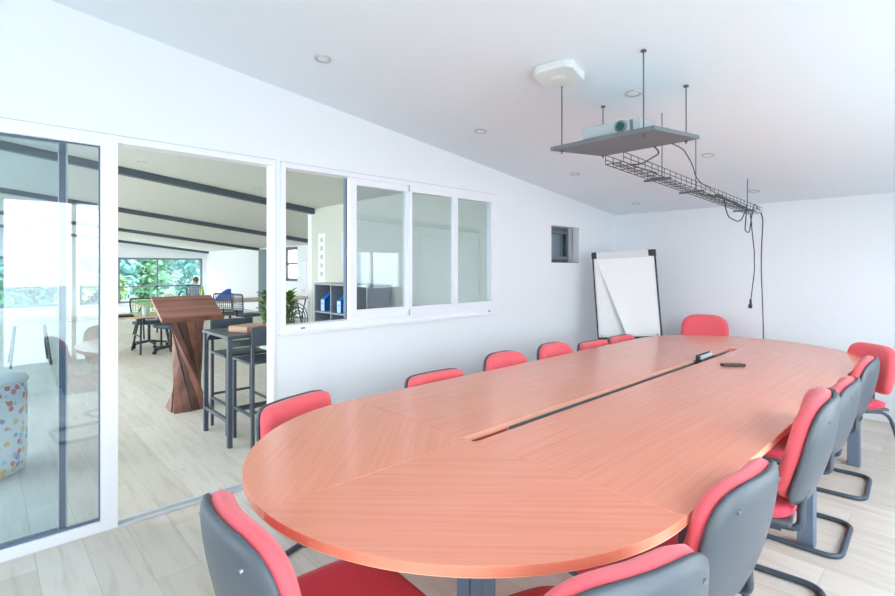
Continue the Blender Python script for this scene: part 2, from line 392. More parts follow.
# ---- glazed sliding door set in the left wall
def ring(mb, x0, x1, y0, y1, z0, z1, l, r, b, t):
    mb.box((x0, y0, z0), (x1, y0+l, z1)).box((x0, y1-r, z0), (x1, y1, z1))
    if b: mb.box((x0, y0+l, z0), (x1, y1-r, z0+b))
    mb.box((x0, y0+l, z1-t), (x1, y1-r, z1)); return mb
fr = MB(); ring(fr, XL-0.085, XL+0.012, DY0, DY1, 0, DZ, 0.045, 0.021, 0, 0.038)
door = struct(fr.build('door_1', WFRAME, bevel=0.002), 'white frame of the wide sliding glass door', 'door')
MB().box((XL-0.085, DY0+0.045, 0), (XL-0.07, DY1-0.021, 0.008)).box((XL-0.055, DY0+0.045, 0), (XL-0.045, DY1-0.021, 0.014)).box((XL-0.01, DY0+0.045, 0), (XL+0.012, DY1-0.021, 0.012)).build('sill_track', mat('track_grey', (0.62, 0.66, 0.70), 0.35, metal=0.3), door)
lf = ring(MB(), XL-0.03, XL+0.014, DY0+0.045, 0.535, 0.008, 2.068, 0.075, 0.077, 0.055, 0.03).build('door_leaf', WFRAME, door, bevel=0.002)
MB().box((XL-0.012, DY0+0.12, 0.063), (XL-0.006, 0.458, 2.04)).build('pane', GLASS, lf)['label'] = 'clear reflecting glass pane'
gk = MB(); ring(gk, XL-0.016, XL-0.002, DY0+0.12, 0.458, 0.063, 2.038, 0.006, 0.006, 0.012, 0.006).build('pane_seal', mat('seal_grey', (0.12, 0.17, 0.24), 0.5), lf)
lf2 = ring(MB(), XL-0.085, XL-0.045, -0.62, 0.325, 0.008, 2.068, 0.04, 0.034, 0.05, 0.03).build('door_leaf', mat('slate_frame', (0.13, 0.17, 0.24), 0.4), door)
lf2['label'] = 'slate grey rear leaf slid behind the front leaf'
MB().box((XL-0.068, -0.58, 0.058), (XL-0.062, 0.29, 2.038)).build('pane', glass_mat('rear_glass', (0.86, 0.93, 0.95), 0.03, 0.8), lf2)
MB().box((XL-0.0445, 0.318, 0.008), (XL-0.040, 0.326, 2.06)).box((XL-0.0445, 0.286, 0.008), (XL-0.040, 0.290, 2.06)).build('seal_shading_strip', WHITEP, lf2)  # white strips stand in for highlights along the stile edges

MB().box((XL, DY0, DZ), (XL+0.006, DY1+0.002, DZ+0.004)).box((XL, DY1, 0), (XL+0.006, DY1+0.004, DZ+0.004)).build('seal_shading_strip', mat('shadow_gap_line', (0.45, 0.47, 0.52), 0.6), door)  # grey strips drawn in place of the shadow gap around the frame
# ---- interior sliding window
wf = ring(MB(), XL-0.085, XL+0.015, WY0, WY1, WZ0, WZ1, 0.035, 0.035, 0.045, 0.035)
wn = struct(wf.build('window_16', WFRAME, bevel=0.002), 'white sliding interior window between meeting room and office', 'window')
MB().box((XL-0.085, WY0-0.005, WZ0-0.018), (XL+0.035, WY1+0.005, WZ0+0.004)).build('window_sill', WFRAME, wn, bevel=0.003)
def sash(x, y0, y1, l, r, label, bars=()):
    f = ring(MB(), x-0.02, x+0.02, y0, y1, WZ0+0.045, WZ1-0.035, l, r, 0.07, 0.05)
    for b in bars: f.box((x-0.019, b-0.028, WZ0+0.1), (x+0.019, b+0.028, WZ1-0.08))
    o = f.build('sash', WFRAME, wn, bevel=0.002); o['label'] = label
    MB().box((x-0.004, y0+l, WZ0+0.112), (x+0.002, y1-r, WZ1-0.082)).build('pane', GLASS, o)['label'] = 'clear reflecting glass pane'
    return o
sash(XL-0.022, 1.985, 2.56, 0.060, 0.045, 'narrow white sash half opened')
sash(XL+0.002, 2.525, 3.60, 0.037, 0.055, 'wide white sash with a central bar', bars=(3.058,))
MB().box((XL-0.075, 1.975, WZ0+0.05), (XL-0.045, 1.99, WZ1-0.04)).build('seal_shading_strip', mat('seal_grey', (0.12,0.17,0.24)), wn)
for y in (1.60, 3.50): MB().cbox((XL+0.022, y, WZ0+0.02), (0.004, 0.03, 0.008)).build('drain_cap', BLACK, wn)
for z in (WZ0+0.07, WZ1-0.06): MB().cbox((XL+0.0215, 2.53, z), (0.004, 0.012, 0.05)).build('catch', SILVER, wn)

MB().box((XL, WY0, WZ1), (XL+0.008, WY1, WZ1+0.004)).build('seal_shading_strip', mat('shadow_gap_line', (0.45, 0.47, 0.52), 0.6), wn)  # shadow line over the window frame, painted as a grey strip
# ---- small dark window deep in the left wall
sw = struct(ring(MB(), XL-0.20, XL-0.15, SY0, SY1, SZ0, SZ1, 0.05, 0.05, 0.055, 0.05).build('window_17', DARKFR, bevel=0.003), 'small square dark grey window deep in the white wall', 'window')
ring(MB(), XL-0.148, XL-0.12, SY0+0.04, SY1-0.04, SZ0+0.045, SZ1-0.04, 0.03, 0.03, 0.03, 0.03).build('sash', mat('sash_grey', (0.17, 0.20, 0.23), 0.45), sw, bevel=0.002)
MB().box((XL-0.176, SY0+0.05, SZ0+0.055), (XL-0.170, SY1-0.05, SZ1-0.05)).build('pane', GLASS, sw)
MB().box((XL-0.195, SY0+0.01, SZ0+0.01), (XL-0.188, SY1-0.01, SZ1-0.01)).build('roller_blind', mat('blind_grey', (0.40, 0.45, 0.48), 0.8), sw)
MB().box((XL-0.20, SY0, SZ0), (XL-0.02, SY1, SZ0+0.008)).build('window_sill', DARKFR, sw)

# ------------------------------------------------------------------ ceiling downlights
LRIM = mat('downlight_rim', (0.5, 0.54, 0.57), 0.35, metal=0.3)
def downlight():
    r = thing('ceiling_light', 'x', 'ceiling light', group='small round downlights in the ceiling')
    MB().lathe([(0.030, 0.002), (0.036, -0.006), (0.046, -0.006), (0.048, 0.002)], 24).build('rim', LRIM, r)
    MB().lathe([(0.001, 0.0), (0.030, 0.0), (0.033, -0.003), (0.030, -0.004), (0.001, -0.003)], 20).build('lens', mat('frosted_lens', (0.8, 0.85, 0.86), 0.3), r)
    return r
dl = None
for u, v, lab in ((323, 58.5, 'round downlight nearest the sliding glass door'), (480.5, 131, 'round downlight above the sliding window'),
               (633, 93, 'round downlight just behind the projector shelf'), (575, 174, 'tiny round downlight above the small dark window'),
               (708, 155, 'round downlight beside the projector shelf and the cable tray'), (754, 191, 'round downlight above the far end of the cable tray'),
               (636, 203.5, 'tiny round downlight near the corner above the whiteboard'),
               (142, 162, 'round office downlight seen above the lectern, before the first beam'), (150, 202, 'round office downlight seen between the first and second beams'),
               (258, 188, 'round office downlight near the right jamb of the open door')):
    p = on_ceiling(u, v)
    if dl is None: dl = downlight(); o = dl
    else: o = dup(dl)
    o.location = p + Vector((0, 0, -0.001)); o.rotation_euler = (-math.atan(0.1163), 0, 0); o['label'] = lab

# white detector box on the ceiling
p = on_ceiling(559, 71)
ap = thing('ceiling_detector', 'flat white square box with cut corners fixed to the ceiling by the projector', 'detector', p)
ap.rotation_euler = (-math.atan(0.1163), 0, R(10))
def octo(a, c): return [(-a+c,-a),(a-c,-a),(a,-a+c),(a,a-c),(a-c,a),(-a+c,a),(-a,a-c),(-a,-a+c)]
MB().prism(octo(0.118, 0.035), -0.045, 0.0).build('housing', WHITEP, ap, bevel=0.01)
MB().lathe([(0.001, -0.052), (0.03, -0.052), (0.045, -0.044)], 20).build('sensor_dome', WHITEP, ap)

# ------------------------------------------------------------------ projector shelf
SX0, SX1, SYA, SYB, ZA, ZB = -1.637, -1.04, 2.35, 2.93, 2.06, 2.118
slope = math.atan((ZB-ZA)/(SYB-SYA))
sh = thing('hanging_shelf', 'grey projector shelf hung from the ceiling on thin threaded rods', 'shelf', ((SX0+SX1)/2, SYA, ZA))
Ms = Matrix.Rotation(slope, 4, 'X')
w2 = (SX1-SX0)/2
MB().box((-w2, 0, 0), (w2, SYB-SYA, 0.022), Ms).build('board', GREYB, sh, bevel=0.003)
for lx, ly in ((-1.60, 2.41), (-1.118, 2.40), (-1.606, 2.88), (-1.10, 2.89)):
    x = lx-(SX0+SX1)/2; y = ly-SYA; zb = (ly-SYA)*math.tan(slope)
    MB().cyl((x, y, zb-0.02), (x, y, zc(ly)-ZA), 0.0035, n=8).build('rod', STEEL, sh)
    MB().cyl((x, y, zb+0.024), (x, y, zb+0.03), 0.010, n=6).build('nut', STEEL, sh); MB().cyl((x, y, zb-0.008), (x, y, zb-0.001), 0.010, n=6).build('nut', STEEL, sh)
    MB().cyl((x, y, zc(ly)-ZA-0.008), (x, y, zc(ly)-ZA), 0.014, n=12).build('ceiling_plate', STEEL, sh)
# projector
pr = thing('projector', 'silver projector with dark round lens on the hanging grey shelf', 'projector', (-1.315, 2.42, ZA+0.024+0.07*math.tan(slope)))
pr.rotation_euler = (slope, 0, R(4))
MB().box((-0.155, 0, 0.008), (0.165, 0.23, 0.072)).build('housing', SILVER, pr, bevel=0.008)
MB().cyl((0.065, 0.004, 0.041), (0.065, -0.006, 0.041), 0.032, n=24).build('lens_ring', mat('lens_ring', (0.16, 0.2, 0.2), 0.3), pr)
MB().cyl((0.065, -0.006, 0.041), (0.065, -0.008, 0.041), 0.022, n=24).build('lens', mat('lens_glass', (0.02, 0.10, 0.09), 0.05), pr)
MB().box((0.115, -0.002, 0.014), (0.13, 0.001, 0.066)).build('vent', GREYB, pr)
for x, y in ((-0.13, 0.02), (0.14, 0.02), (-0.13, 0.2), (0.14, 0.2)): MB().cyl((x, y, -0.001), (x, y, 0.01), 0.012, n=12).build('foot', BLACK, pr)

# ------------------------------------------------------------------ wire cable tray
TX, TY0, TY1 = -1.39, 2.62, 5.30
def tz(y): return 2.00 - 0.035*(y-2.62) - 0.008
tw, td = 0.055, 0.055
tr = thing('cable_tray', 'wire basket cable tray running from the projector shelf towards the back wall', 'cable tray', (TX, TY0, tz(TY0)))
mb = MB(); o0 = Vector((TX, TY0, tz(TY0)))
for dx, dz in ((-tw, td), (tw, td), (-tw, 0), (tw, 0), (-tw/3, 0), (tw/3, 0), (-tw, td*.5), (tw, td*.5)):
    mb.cyl(Vector((TX+dx, TY0, tz(TY0)+dz))-o0, Vector((TX+dx, TY1, tz(TY1)+dz))-o0, 0.0028, n=6)
mb.build('rails', WIRE, tr)
mb = MB(); y = TY0
while y <= TY1+0.001:
    mb.tube([Vector((TX+a, y, tz(y)+b))-o0 for a, b in ((-tw, td), (-tw, 0), (tw, 0), (tw, td))], 0.0028, n=6); y += 0.0894
mb.build('wire_mesh', WIRE, tr)
for y in (3.18, 3.75, 4.95):
    MB().cyl(Vector((TX+0.03, y, tz(y)-0.01))-o0, Vector((TX+0.03, y, zc(y)))-o0, 0.0035, n=8).build('hanger_rod', STEEL, tr)
    MB().cbox(Vector((TX, y, tz(y)-0.006))-o0, (0.17, 0.025, 0.012)).build('bracket', STEEL, tr)
# cables in and from the tray
def wobble(pts, n=24, a=0.01, seed=1):
    rnd = random.Random(seed); out = []
    P = fillet(pts, 10, 8)
    for q in P: out.append(q + Vector((rnd.uniform(-a, a), rnd.uniform(-a, a), rnd.uniform(-a*.6, a*.6))))
    out[0] = Vector(pts[0]); out[-1] = Vector(pts[-1]); return out
def cable(name, pts, label, r=0.005, cat='cable', group=None, a=0.0, seed=1, m=None):
    return tag(MB().tube(wobble(pts, a=a, seed=seed), r, n=8).build(name, m or CABLE), label, cat, group)
for k in range(3):
    cable('tray_cable', [(TX-0.03+0.03*k, 4.0+0.08*k, tz(4)+0.02), (TX+0.01*k, 4.4, tz(4.4)+0.035), (TX+0.03-0.02*k, 4.8, tz(4.8)+0.02), (TX+0.02*k-0.02, 5.2, tz(5.2)+0.02)],
          'black cable bundled in the far half of the wire tray', 0.007, group='cables lying in the far half of the wire tray', a=0.006, seed=k+3)
cable('shelf_cable', [(-1.27, 2.86, 2.108), (-1.25, 2.90, 2.07), (-1.32, 2.80, 2.0), (-1.37, 2.75, 1.999), (-1.36, 3.1, 1.995)], 'short dark cable drooping from under the projector shelf into the tray', 0.004)
cable('shelf_cable', [(-1.18, 2.90, 2.112), (-1.15, 2.98, 2.09), (-1.2, 3.25, 2.05), (-1.30, 3.6, 2.0), (-1.33, 4.0, 1.98)], 'dark cable running from shelf edge along top of the tray', 0.0035)
cable('loop_cable', [(TX+0.05, 4.28, tz(4.28)), (TX+0.06, 4.33, tz(4.3)-0.13), (TX+0.06, 4.65, tz(4.6)-0.15), (TX+0.05, 4.85, tz(4.85))], 'black cable sagging in a short loop beneath the wire tray', 0.0045)
cable('loop_cable', [(TX+0.02, 4.95, tz(5)+0.05), (TX+0.03, 4.92, tz(5)-0.02), (TX+0.03, 4.88, 1.72), (TX+0.05, 4.93, 1.70), (TX+0.06, 5.0, 1.93), (TX+0.05, 5.10, 1.98), (TX+0.05, 5.2, 1.93)], 'black cable doubled over the end of the tray in a narrow loop', 0.0045)
c2 = thing('hanging_cable', 'black lead ending in a plug, dangling short of the table', 'cable', (TX-0.02, 5.22, tz(5.22)))
MB().tube(wobble([(0, 0, 0), (0.0, 0.03, -0.08), (0.035, 0.03, -0.45), (-0.005, 0.03, -0.82)], a=0.002), 0.0045).build('lead', CABLE, c2)
MB().cyl((-0.005, 0.03, -0.80), (-0.006, 0.03, -0.85), 0.008, 0.011).cyl((-0.006, 0.03, -0.85), (-0.012, 0.03, -0.885), 0.016, 0.017).build('plug', BLACK, c2)
cable('hanging_cable', [(TX+0.05, 5.28, tz(5.28)+0.01), (TX+0.055, 5.33, tz(5.28)-0.05), (TX+0.035, 5.34, 1.45), (TX+0.055, 5.34, 0.9), (TX+0.06, 5.36, 0.0055), (TX+0.16, 5.5, 0.0055)], 'long black cable hanging straight down behind the table end', 0.005)

# ------------------------------------------------------------------ conference table
CX, CY0, CY1, RT, HT, TH = -1.318, 1.357, 4.44, 0.80, 0.74, 0.027
tb = thing('conference_table', 'long oval beech conference table with a cable slot along its middle', 'table', (CX, (CY0+CY1)/2, 0))
cyc = (CY0+CY1)/2; A0, A1 = CY0-cyc, CY1-cyc; SL = 0.033; g = 0.0012
def panel(poly, m, lab=None):
    o = MB().prism(poly, HT-TH+0.002, HT).build('tabletop_panel', m, tb, bevel=0.0012)
    if lab: o['label'] = lab
    return o
panel([(SL, A0+g), (RT-g, A0+g), (RT-g, -g), (SL, -g)], TW['lengthwise'])
panel([(SL, g), (RT-g, g), (RT-g, A1-g), (SL, A1-g)], TW['lengthwise'])
panel([(-RT+g, A0+g), (-SL, A0+g), (-SL, -g), (-RT+g, -g)], TW['lengthwise'])
panel([(-RT+g, g), (-SL, g), (-SL, A1-g), (-RT+g, A1-g)], TW['lengthwise'])
def quarter(cx, cy, a0): return [(cx, cy)] + [(cx+(RT-g)*math.cos(a0+PI/2*k/60), cy+(RT-g)*math.sin(a0+PI/2*k/60)) for k in range(61)]
panel(quarter(g, A0-g, -PI/2), TW['diagonal'])
panel(quarter(-g, A0-g, -PI), TW['cross_diagonal'])
panel(quarter(-g, A1+g, PI/2), TW['diagonal'])
panel(quarter(g, A1+g, 0), TW['cross_diagonal'])
# edge banding
def stadium(r, n=120):
    return [(r*math.cos(PI+PI*k/n), A0+r*math.sin(PI+PI*k/n)) for k in range(n+1)] + [(r*math.cos(PI*k/n), A1+r*math.sin(PI*k/n)) for k in range(n+1)]
ou, inn = stadium(RT), stadium(RT-0.0012); n = len(ou); mb = MB()
vs = [(x, y, HT-TH) for x, y in ou] + [(x, y, HT-0.001) for x, y in ou] + [(x, y, HT-TH) for x, y in inn] + [(x, y, HT-0.001) for x, y in inn]
fs = []
for i in range(n):
    j = (i+1) % n; fs += [(i, j, n+j, n+i), (2*n+j, 2*n+i, 3*n+i, 3*n+j), (n+i, n+j, 3*n+j, 3*n+i), (j, i, 2*n+i, 2*n+j)]
mb.add(vs, fs); mb.build('edge_band', TEDGE, tb)
# pale seams, slot linings and cable trough
PAL = mat('slot_edge', (0.80, 0.40, 0.29), 0.4)
MB().box((-SL-0.002, A0, HT-0.018), (-SL+0.0005, A1, HT-0.0006)).box((SL-0.0005, A0, HT-0.018), (SL+0.002, A1, HT-0.0006)).box((-SL, A0-0.002, HT-0.018), (SL, A0+0.001, HT-0.0006)).build('slot_lining', PAL, tb)
MB().box((-SL-0.002, A0+0.28, HT-0.06), (-SL+0.0008, A1, HT-0.018)).build('slot_dark_side', GREYB, tb)  # dark grey box below the lining on one side of the slot
MB().box((-0.05, A0+0.32, HT-0.085), (0.05, A1-0.2, HT-0.08)).box((-0.05, A0+0.32, HT-0.085), (-0.045, A1-0.2, HT-TH)).box((0.045, A0+0.32, HT-0.085), (0.05, A1-0.2, HT-TH)).build('cable_trough', GREYB, tb)
for sx in (-0.753, 0.753):
    for yy in (A0+0.19, 0.12, A1+0.05):
        MB().cbox((sx, yy, (HT-TH)/2), (0.07, 0.07, HT-TH)).build('leg', TLEG, tb, bevel=0.004)
for dx in (-0.037, 0.037):
    for yy in (A0+0.04, A1-0.04): MB().cbox((dx, yy, (HT-TH)/2), (0.070, 0.07, HT-TH)).build('leg', TLEG, tb, bevel=0.004)
MB().box((-0.70, A0+0.08, HT-TH-0.05), (-0.67, A1, HT-TH)).box((0.67, A0+0.08, HT-TH-0.05), (0.70, A1, HT-TH)).build('under_rail', TLEG, tb)
# things on the table
def on_table(u, v): return on_floor(u, v, HT)
p = on_table(708, 358.5)
ct = thing('cable_outlet', 'black hinged cable outlet with silver flap standing in the table slot', 'cable outlet', (CX, p.y, HT))
MB().box((-0.022, -0.13, -0.05), (0.022, 0.13, 0.006)).build('housing', BLACK, ct, bevel=0.002)
MB().box((-0.022, -0.13, 0.004), (-0.016, 0.13, 0.036)).box((-0.022, -0.13, 0.004), (0.0, -0.075, 0.03)).build('upright_lid', BLACK, ct, bevel=0.002)
MB().box((0.0, -0.10, 0.004), (0.006, 0.13, 0.03), Matrix.Rotation(R(-12), 4, 'Y')).build('flap', SILVER, ct, bevel=0.001)
p = on_table(733, 366)
rm = thing('remote_control', 'slim black remote lying on the table near its slot', 'remote control', (p.x, p.y, HT), R(48))
MB().box((-0.078, -0.022, 0.0), (0.078, 0.022, 0.017)).build('body', BLACK, rm, bevel=0.006)
MB().cyl((0.05, 0, 0.016), (0.05, 0, 0.0195), 0.007, n=12).build('button', GREYB, rm); MB().cyl((0.0, 0, 0.016), (0.0, 0, 0.0195), 0.007, n=12).build('button', GREYB, rm)

# ------------------------------------------------------------------ meeting chairs
def tilt(y, z, a): return Matrix.Translation((0, y, z)) @ Matrix.Rotation(a, 4, 'X')
def make_chair(style):
    """faces +y; seat centre at the origin"""
    t = thing('meeting_chair', 'x', 'chair')
    fab = RED
    zb, hb, rec = (0.655, 0.37, R(13))
    if style == 'square': zb, hb, rec = 0.610, 0.30, R(10)
    if style == 'plain': zb, hb, rec = 0.665, 0.34, R(8)
    if style == 'head': zb, hb, rec = 0.705, 0.39, R(8)
    if style == 'roundlow': zb = 0.622
    pt, pb = (3.2, 5.0) if style.startswith('round') or style == 'head' else ((7, 7) if style == 'square' else (4.0, 5.0))
    w = 0.46
    Mb = tilt(-0.245, zb, rec)
    back = merge(MB(), pad(w, hb, 0.040, 0.004, pt, pb, 0.055, -0.018, 0.05), Mb)
    bo = back.build('backrest', fab, t)
    if style not in ('plain', 'head'):
        so = merge(MB(), pad(w+0.016, hb+0.016, 0.002, 0.012, pt, pb, 0.055, -0.018, 0.05, rim=0.006, corner=8), Mb @ Matrix.Translation((0, -0.024, -0.002))).build('back_shell', SHELL, t)
        for sx in (-1, 1):
            for sz in (-1, 1):
                x = sx*0.155; z = sz*(hb*0.34); y = 0.055*(2*x/w)**2 - 0.018*math.cos(PI*z/hb*0.9) - 0.024
                MB().cyl((x, y-0.016, z), (x, y-0.0225, z), 0.0065, n=12, M=Mb).build('screw', CHROME, so)
    st = merge(MB(), pad(0.46, 0.45, 0.030, 0.010, 4.5, 3.6, -0.012, 0.0), Matrix.Translation((0, 0.02, 0.435)) @ Matrix.Rotation(R(90), 4, 'X') @ Matrix.Rotation(PI, 4, 'Z'))
    # pad faces +y; turn it so that the padded face looks up
    for i, q in enumerate(st.v):
        pass
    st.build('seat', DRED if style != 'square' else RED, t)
    MB().prism([(-0.2, -0.2), (0.2, -0.2), (0.215, 0.0), (0.2, 0.21), (-0.2, 0.21), (-0.215, 0.0)], 0.398, 0.418).build('seat_shell', SHELL, t, bevel=0.008)
    # bar joining seat and back
    for sx in ((-0.16, 0.16) if style not in ('plain', 'head') else (0,)):
        pts = fillet([(sx, 0.05, 0.40), (sx, -0.225, 0.385), (sx*0.9, -0.222, 0.47), (sx*0.9, -0.24, zb-0.06)], 0.05, 5)
        MB().tube(pts, 0.013 if style not in ('plain', 'head') else 0.02, n=8, flat=1.0).build('back_bar', TUBE, t)
    if style not in ('plain', 'head'):
        a = 0.225
        pts = fillet([(-0.19, -0.17, 0.392), (-0.19, 0.23, 0.392), (-a, 0.265, 0.013), (-a, -0.27, 0.013), (a, -0.27, 0.013), (a, 0.265, 0.013), (0.19, 0.23, 0.392), (0.19, -0.17, 0.392)], 0.075, 6)
        MB().tube(pts, 0.0125, n=10).build('frame', TUBE, t)
    else:
        fourlegs(t)
    return t
def fourlegs(t):
    for sx in (-1, 1):
        pts = fillet([(sx*0.19, 0.0, 0.392), (sx*0.195, 0.20, 0.392), (sx*0.235, 0.245, 0.0)], 0.07, 5)
        MB().tube(pts, 0.0115, n=10).build('leg', TUBE, t)
        pts = fillet([(sx*0.19, 0.0, 0.392), (sx*0.20, -0.19, 0.392), (sx*0.235, -0.29, 0.0)], 0.07, 5)
        MB().tube(pts, 0.0115, n=10).build('leg', TUBE, t)
    MB().cyl((-0.19, 0.1, 0.392), (0.19, 0.1, 0.392), 0.010).build('crossbar', TUBE, t)
protos = {}
def chair(style, x, y, face_deg, label, group=None, s=1.0, dz=0.0):
    rz = R(face_deg) - PI/2
    if style not in protos:
        if style == 'fourleg':
            c = make_chair('round')
            for ch in list(c.children):
                if ch.name.startswith('frame'): bpy.data.objects.remove(ch)
            fourlegs(c)
        else: c = make_chair(style)
        protos[style] = c
    else: c = dup(protos[style])
    c.scale = (s, s, s); c.location = (x, y, 0); c.rotation_euler = (0, 0, rz); c['label'] = label
    c['group'] = group or 'red upholstered chairs around the conference table'
    return c
# right-hand side, facing the table
chair('round', -0.70, 1.00, 162, 'red chair with screwed grey back, nearest the camera at the curved table end')
chair('fourleg', -0.70, 1.585, 177, 'red chair on straight thin legs, second along the open floor side of the table')
chair('round', -0.695, 2.36, 187, 'red chair with steeply turned back beside the middle blue-grey table leg', s=1.09)
chair('round', -0.70, 3.18, 182, 'red chair with bent grey back, before the last pair on the open floor side')
chair('round', -0.71, 4.03, 183, 'red chair half hidden just beyond the far table leg')
chair('plain', -0.665, 4.60, 222, 'all-red backed chair with black legs standing off the far table corner')
chair('head', -1.865, 5.33, -75, 'all-red rounded chair at the head of the table before the back wall')
# wall side
chair('square', -2.03, 1.19, 18, 'red square-backed chair by the open glass door, at the table curve')
chair('square', -1.985, 2.0, 0, 'low red square-backed chair beneath the open part of the sliding window')
chair('roundlow', -1.985, 2.67, 0, 'red round-backed chair beneath the middle sash of the sliding window')
chair('roundlow', -1.985, 3.27, 0, 'red round-backed chair just past the right end of the sliding window')
chair('square', -1.985, 3.82, 0, 'low red square back between the round-backed one and the last before the whiteboard')
chair('square', -1.985, 4.31, 0, 'low red square back directly in front of the leaning whiteboard')
# the close one at the table head
chair('round', -1.175, 0.70, 87, 'crimson-seated chair with grey shell at the near head of the table')

# ------------------------------------------------------------------ flipchart easel
fc = thing('flipchart', 'white flipchart board with black frame and loose paper leaning across the room corner', 'flipchart', (-2.53, 5.17, 0), math.atan2(FWD.y, FWD.x)-PI/2 + R(-10)); fc.rotation_euler.y = R(-3.0)
Mf = Matrix.Translation((0, 0, 0.635)) @ Matrix.Rotation(R(-7), 4, 'X')
bw, bh = 0.328, 0.945
MB().box((-bw, -0.012, 0), (bw, 0.012, bh), Mf).build('board', mat('board_white', (0.8, 0.82, 0.82), 0.3), fc)
mb = MB().box((-bw-0.008, -0.018, -0.012), (-bw+0.006, 0.016, bh), Mf).box((bw-0.008, -0.018, -0.012), (bw+0.012, 0.016, bh), Mf).box((-bw, -0.03, -0.016), (bw, 0.016, 0.008), Mf)
mb.build('frame', BLACK, fc, bevel=0.002)
MB().box((-bw+0.03, -0.03, bh-0.07), (bw-0.05, 0.016, bh+0.006), Mf).build('clamp_bar', mat('clamp_grey', (0.66, 0.69, 0.70), 0.35), fc, bevel=0.004)
for a, b in ((-bw-0.014, -bw+0.04), (bw-0.07, bw+0.014)): MB().box((a, -0.032, bh-0.065), (b, 0.018, bh+0.008), Mf).build('corner_cap', BLACK, fc, bevel=0.006)
# paper pad and the loose front sheet
MB().box((-bw+0.02, -0.022, 0.035), (bw-0.03, -0.014, bh-0.06), Mf).build('paper_pad', PAPER, fc)
vs = []; fs = []; nu, nv = 10, 16
for j in range(nv+1):
    for i in range(nu+1):
        b = j/nv; a = i/nu; zz = bh-0.065-(bh-0.10)*b
        xl = -bw+0.03+0.25*b; xr = bw-0.035
        x = xl+(xr-xl)*a; yy = -0.026-0.075*math.exp(-a*6)*b-0.004*math.sin(3*PI*a)*b
        vs.append((x, yy, zz))
n1 = len(vs); vs += [(x, y+0.0012, z) for x, y, z in vs]
for j in range(nv):
    for i in range(nu):
        q = j*(nu+1)+i; fs.append((q, q+nu+1, q+nu+2, q+1)); fs.append((n1+q, n1+q+1, n1+q+nu+2, n1+q+nu+1))
MB().add(vs, fs, True, Mf).build('loose_sheet', PAPER, fc)
for sx in (-1, 1):
    MB().cyl(Mf @ Vector((sx*0.25, 0.03, 0.7)), (sx*0.33, -0.12, 0.0), 0.011).build('leg', SILVER, fc)
MB().cyl(Mf @ Vector((-0.1, 0.03, 0.85)), (-0.30, 0.36, 0.0), 0.011).build('leg', SILVER, fc)

# ------------------------------------------------------------------ office: lectern
lc = thing('lectern', 'tall reclaimed-wood lectern with twisted slatted column and slanted top', 'lectern', (-5.37, 1.50, 0))
mb = MB()
def ring_pt(a, h):
    # straight slats running from a square foot to a square head turned by 100 degrees
    s_ = h/0.92; k = int(a // 1) % 4; f = a % 1
    c = [(-1,-1),(1,-1),(1,1),(-1,1)]; p0, p1 = c[k], c[(k+1) % 4]
    x = p0[0]+(p1[0]-p0[0])*f; y = p0[1]+(p1[1]-p0[1])*f; q = R(-112)
    xt, yt = (x*math.cos(q)-y*math.sin(q))*0.155, (x*math.sin(q)+y*math.cos(q))*0.155
    return (x*0.158*(1-s_)+xt*s_, y*0.158*(1-s_)+yt*s_, h)
NS = 4
mats = []; cols = [MB(), MB(), MB()]
for k in range(4):
    for s_ in range(NS):
        mbk = cols[(k*NS+s_*2+k) % 3]; a0, a1 = k+(s_+0.04)/NS, k+(s_+0.96)/NS; nn = 12; vs = []
        for i in range(nn+1):
            h = 0.92*i/nn; p, q = Vector(ring_pt(a0, h)), Vector(ring_pt(a1-1e-6, h))
            c = Vector((0, 0, h)); sft = 0.006*(((k*NS+s_)*7) % 3)
            vs += [p+(p-c).normalized()*sft, q+(q-c).normalized()*sft, c+(q-c)*0.86, c+(p-c)*0.86]
        fs = [(0,3,2,1), (4*nn, 4*nn+1, 4*nn+2, 4*nn+3)]
        for i in range(nn):
            for j in range(4): fs.append((4*i+j, 4*i+(j+1) % 4, 4*i+4+(j+1) % 4, 4*i+4+j))
        mbk.add(vs, fs)
SLM = [wood('slat_wood_%s' % n_, a, b, c, 0, 0.5, 25, 3) for n_, a, b, c in
       (('dark', (0.05,0.02,0.015), (0.10,0.042,0.03), (0.16,0.07,0.05)), ('mid', (0.09,0.04,0.03), (0.17,0.08,0.06), (0.25,0.12,0.09)), ('warm', (0.14,0.05,0.03), (0.25,0.10,0.065), (0.34,0.15,0.10)))]
n_tot = MB(); me_ix = []
for ci, c in enumerate(cols):
    n0 = len(n_tot.v); n_tot.v += c.v
    for f in c.f: n_tot.f.append([n0+i for i in f]); n_tot.sm.append(False); me_ix.append(ci)
co = n_tot.build('column_slats', SLM, lc)
for p_, ci in zip(co.data.polygons, me_ix): p_.material_index = ci
Mt = Matrix.Translation((0.19, 0, 0.90)) @ Matrix.Rotation(R(27), 4, 'Y')
Mt = Matrix.Translation((0.20, 0.0, 0.885)) @ Matrix.Rotation(R(26), 4, 'Y') @ Matrix.Rotation(PI, 4, 'Z')
MB().box((0, -0.28, 0), (0.44, 0.28, 0.032), Mt).build('reading_board', wood('board_wood', (0.16, 0.06, 0.045), (0.30, 0.12, 0.09), (0.42, 0.19, 0.145), PI/2, 0.4, 1.2, 16), lc, bevel=0.003)
MB().box((-0.02, -0.28, 0), (0.0, 0.28, 0.05), Mt).build('ledge', SLM[2], lc, bevel=0.002)
MB().box((-0.12, -0.12, 0.86), (0.10, 0.12, 0.925)).build('top_block', SLM[0], lc)

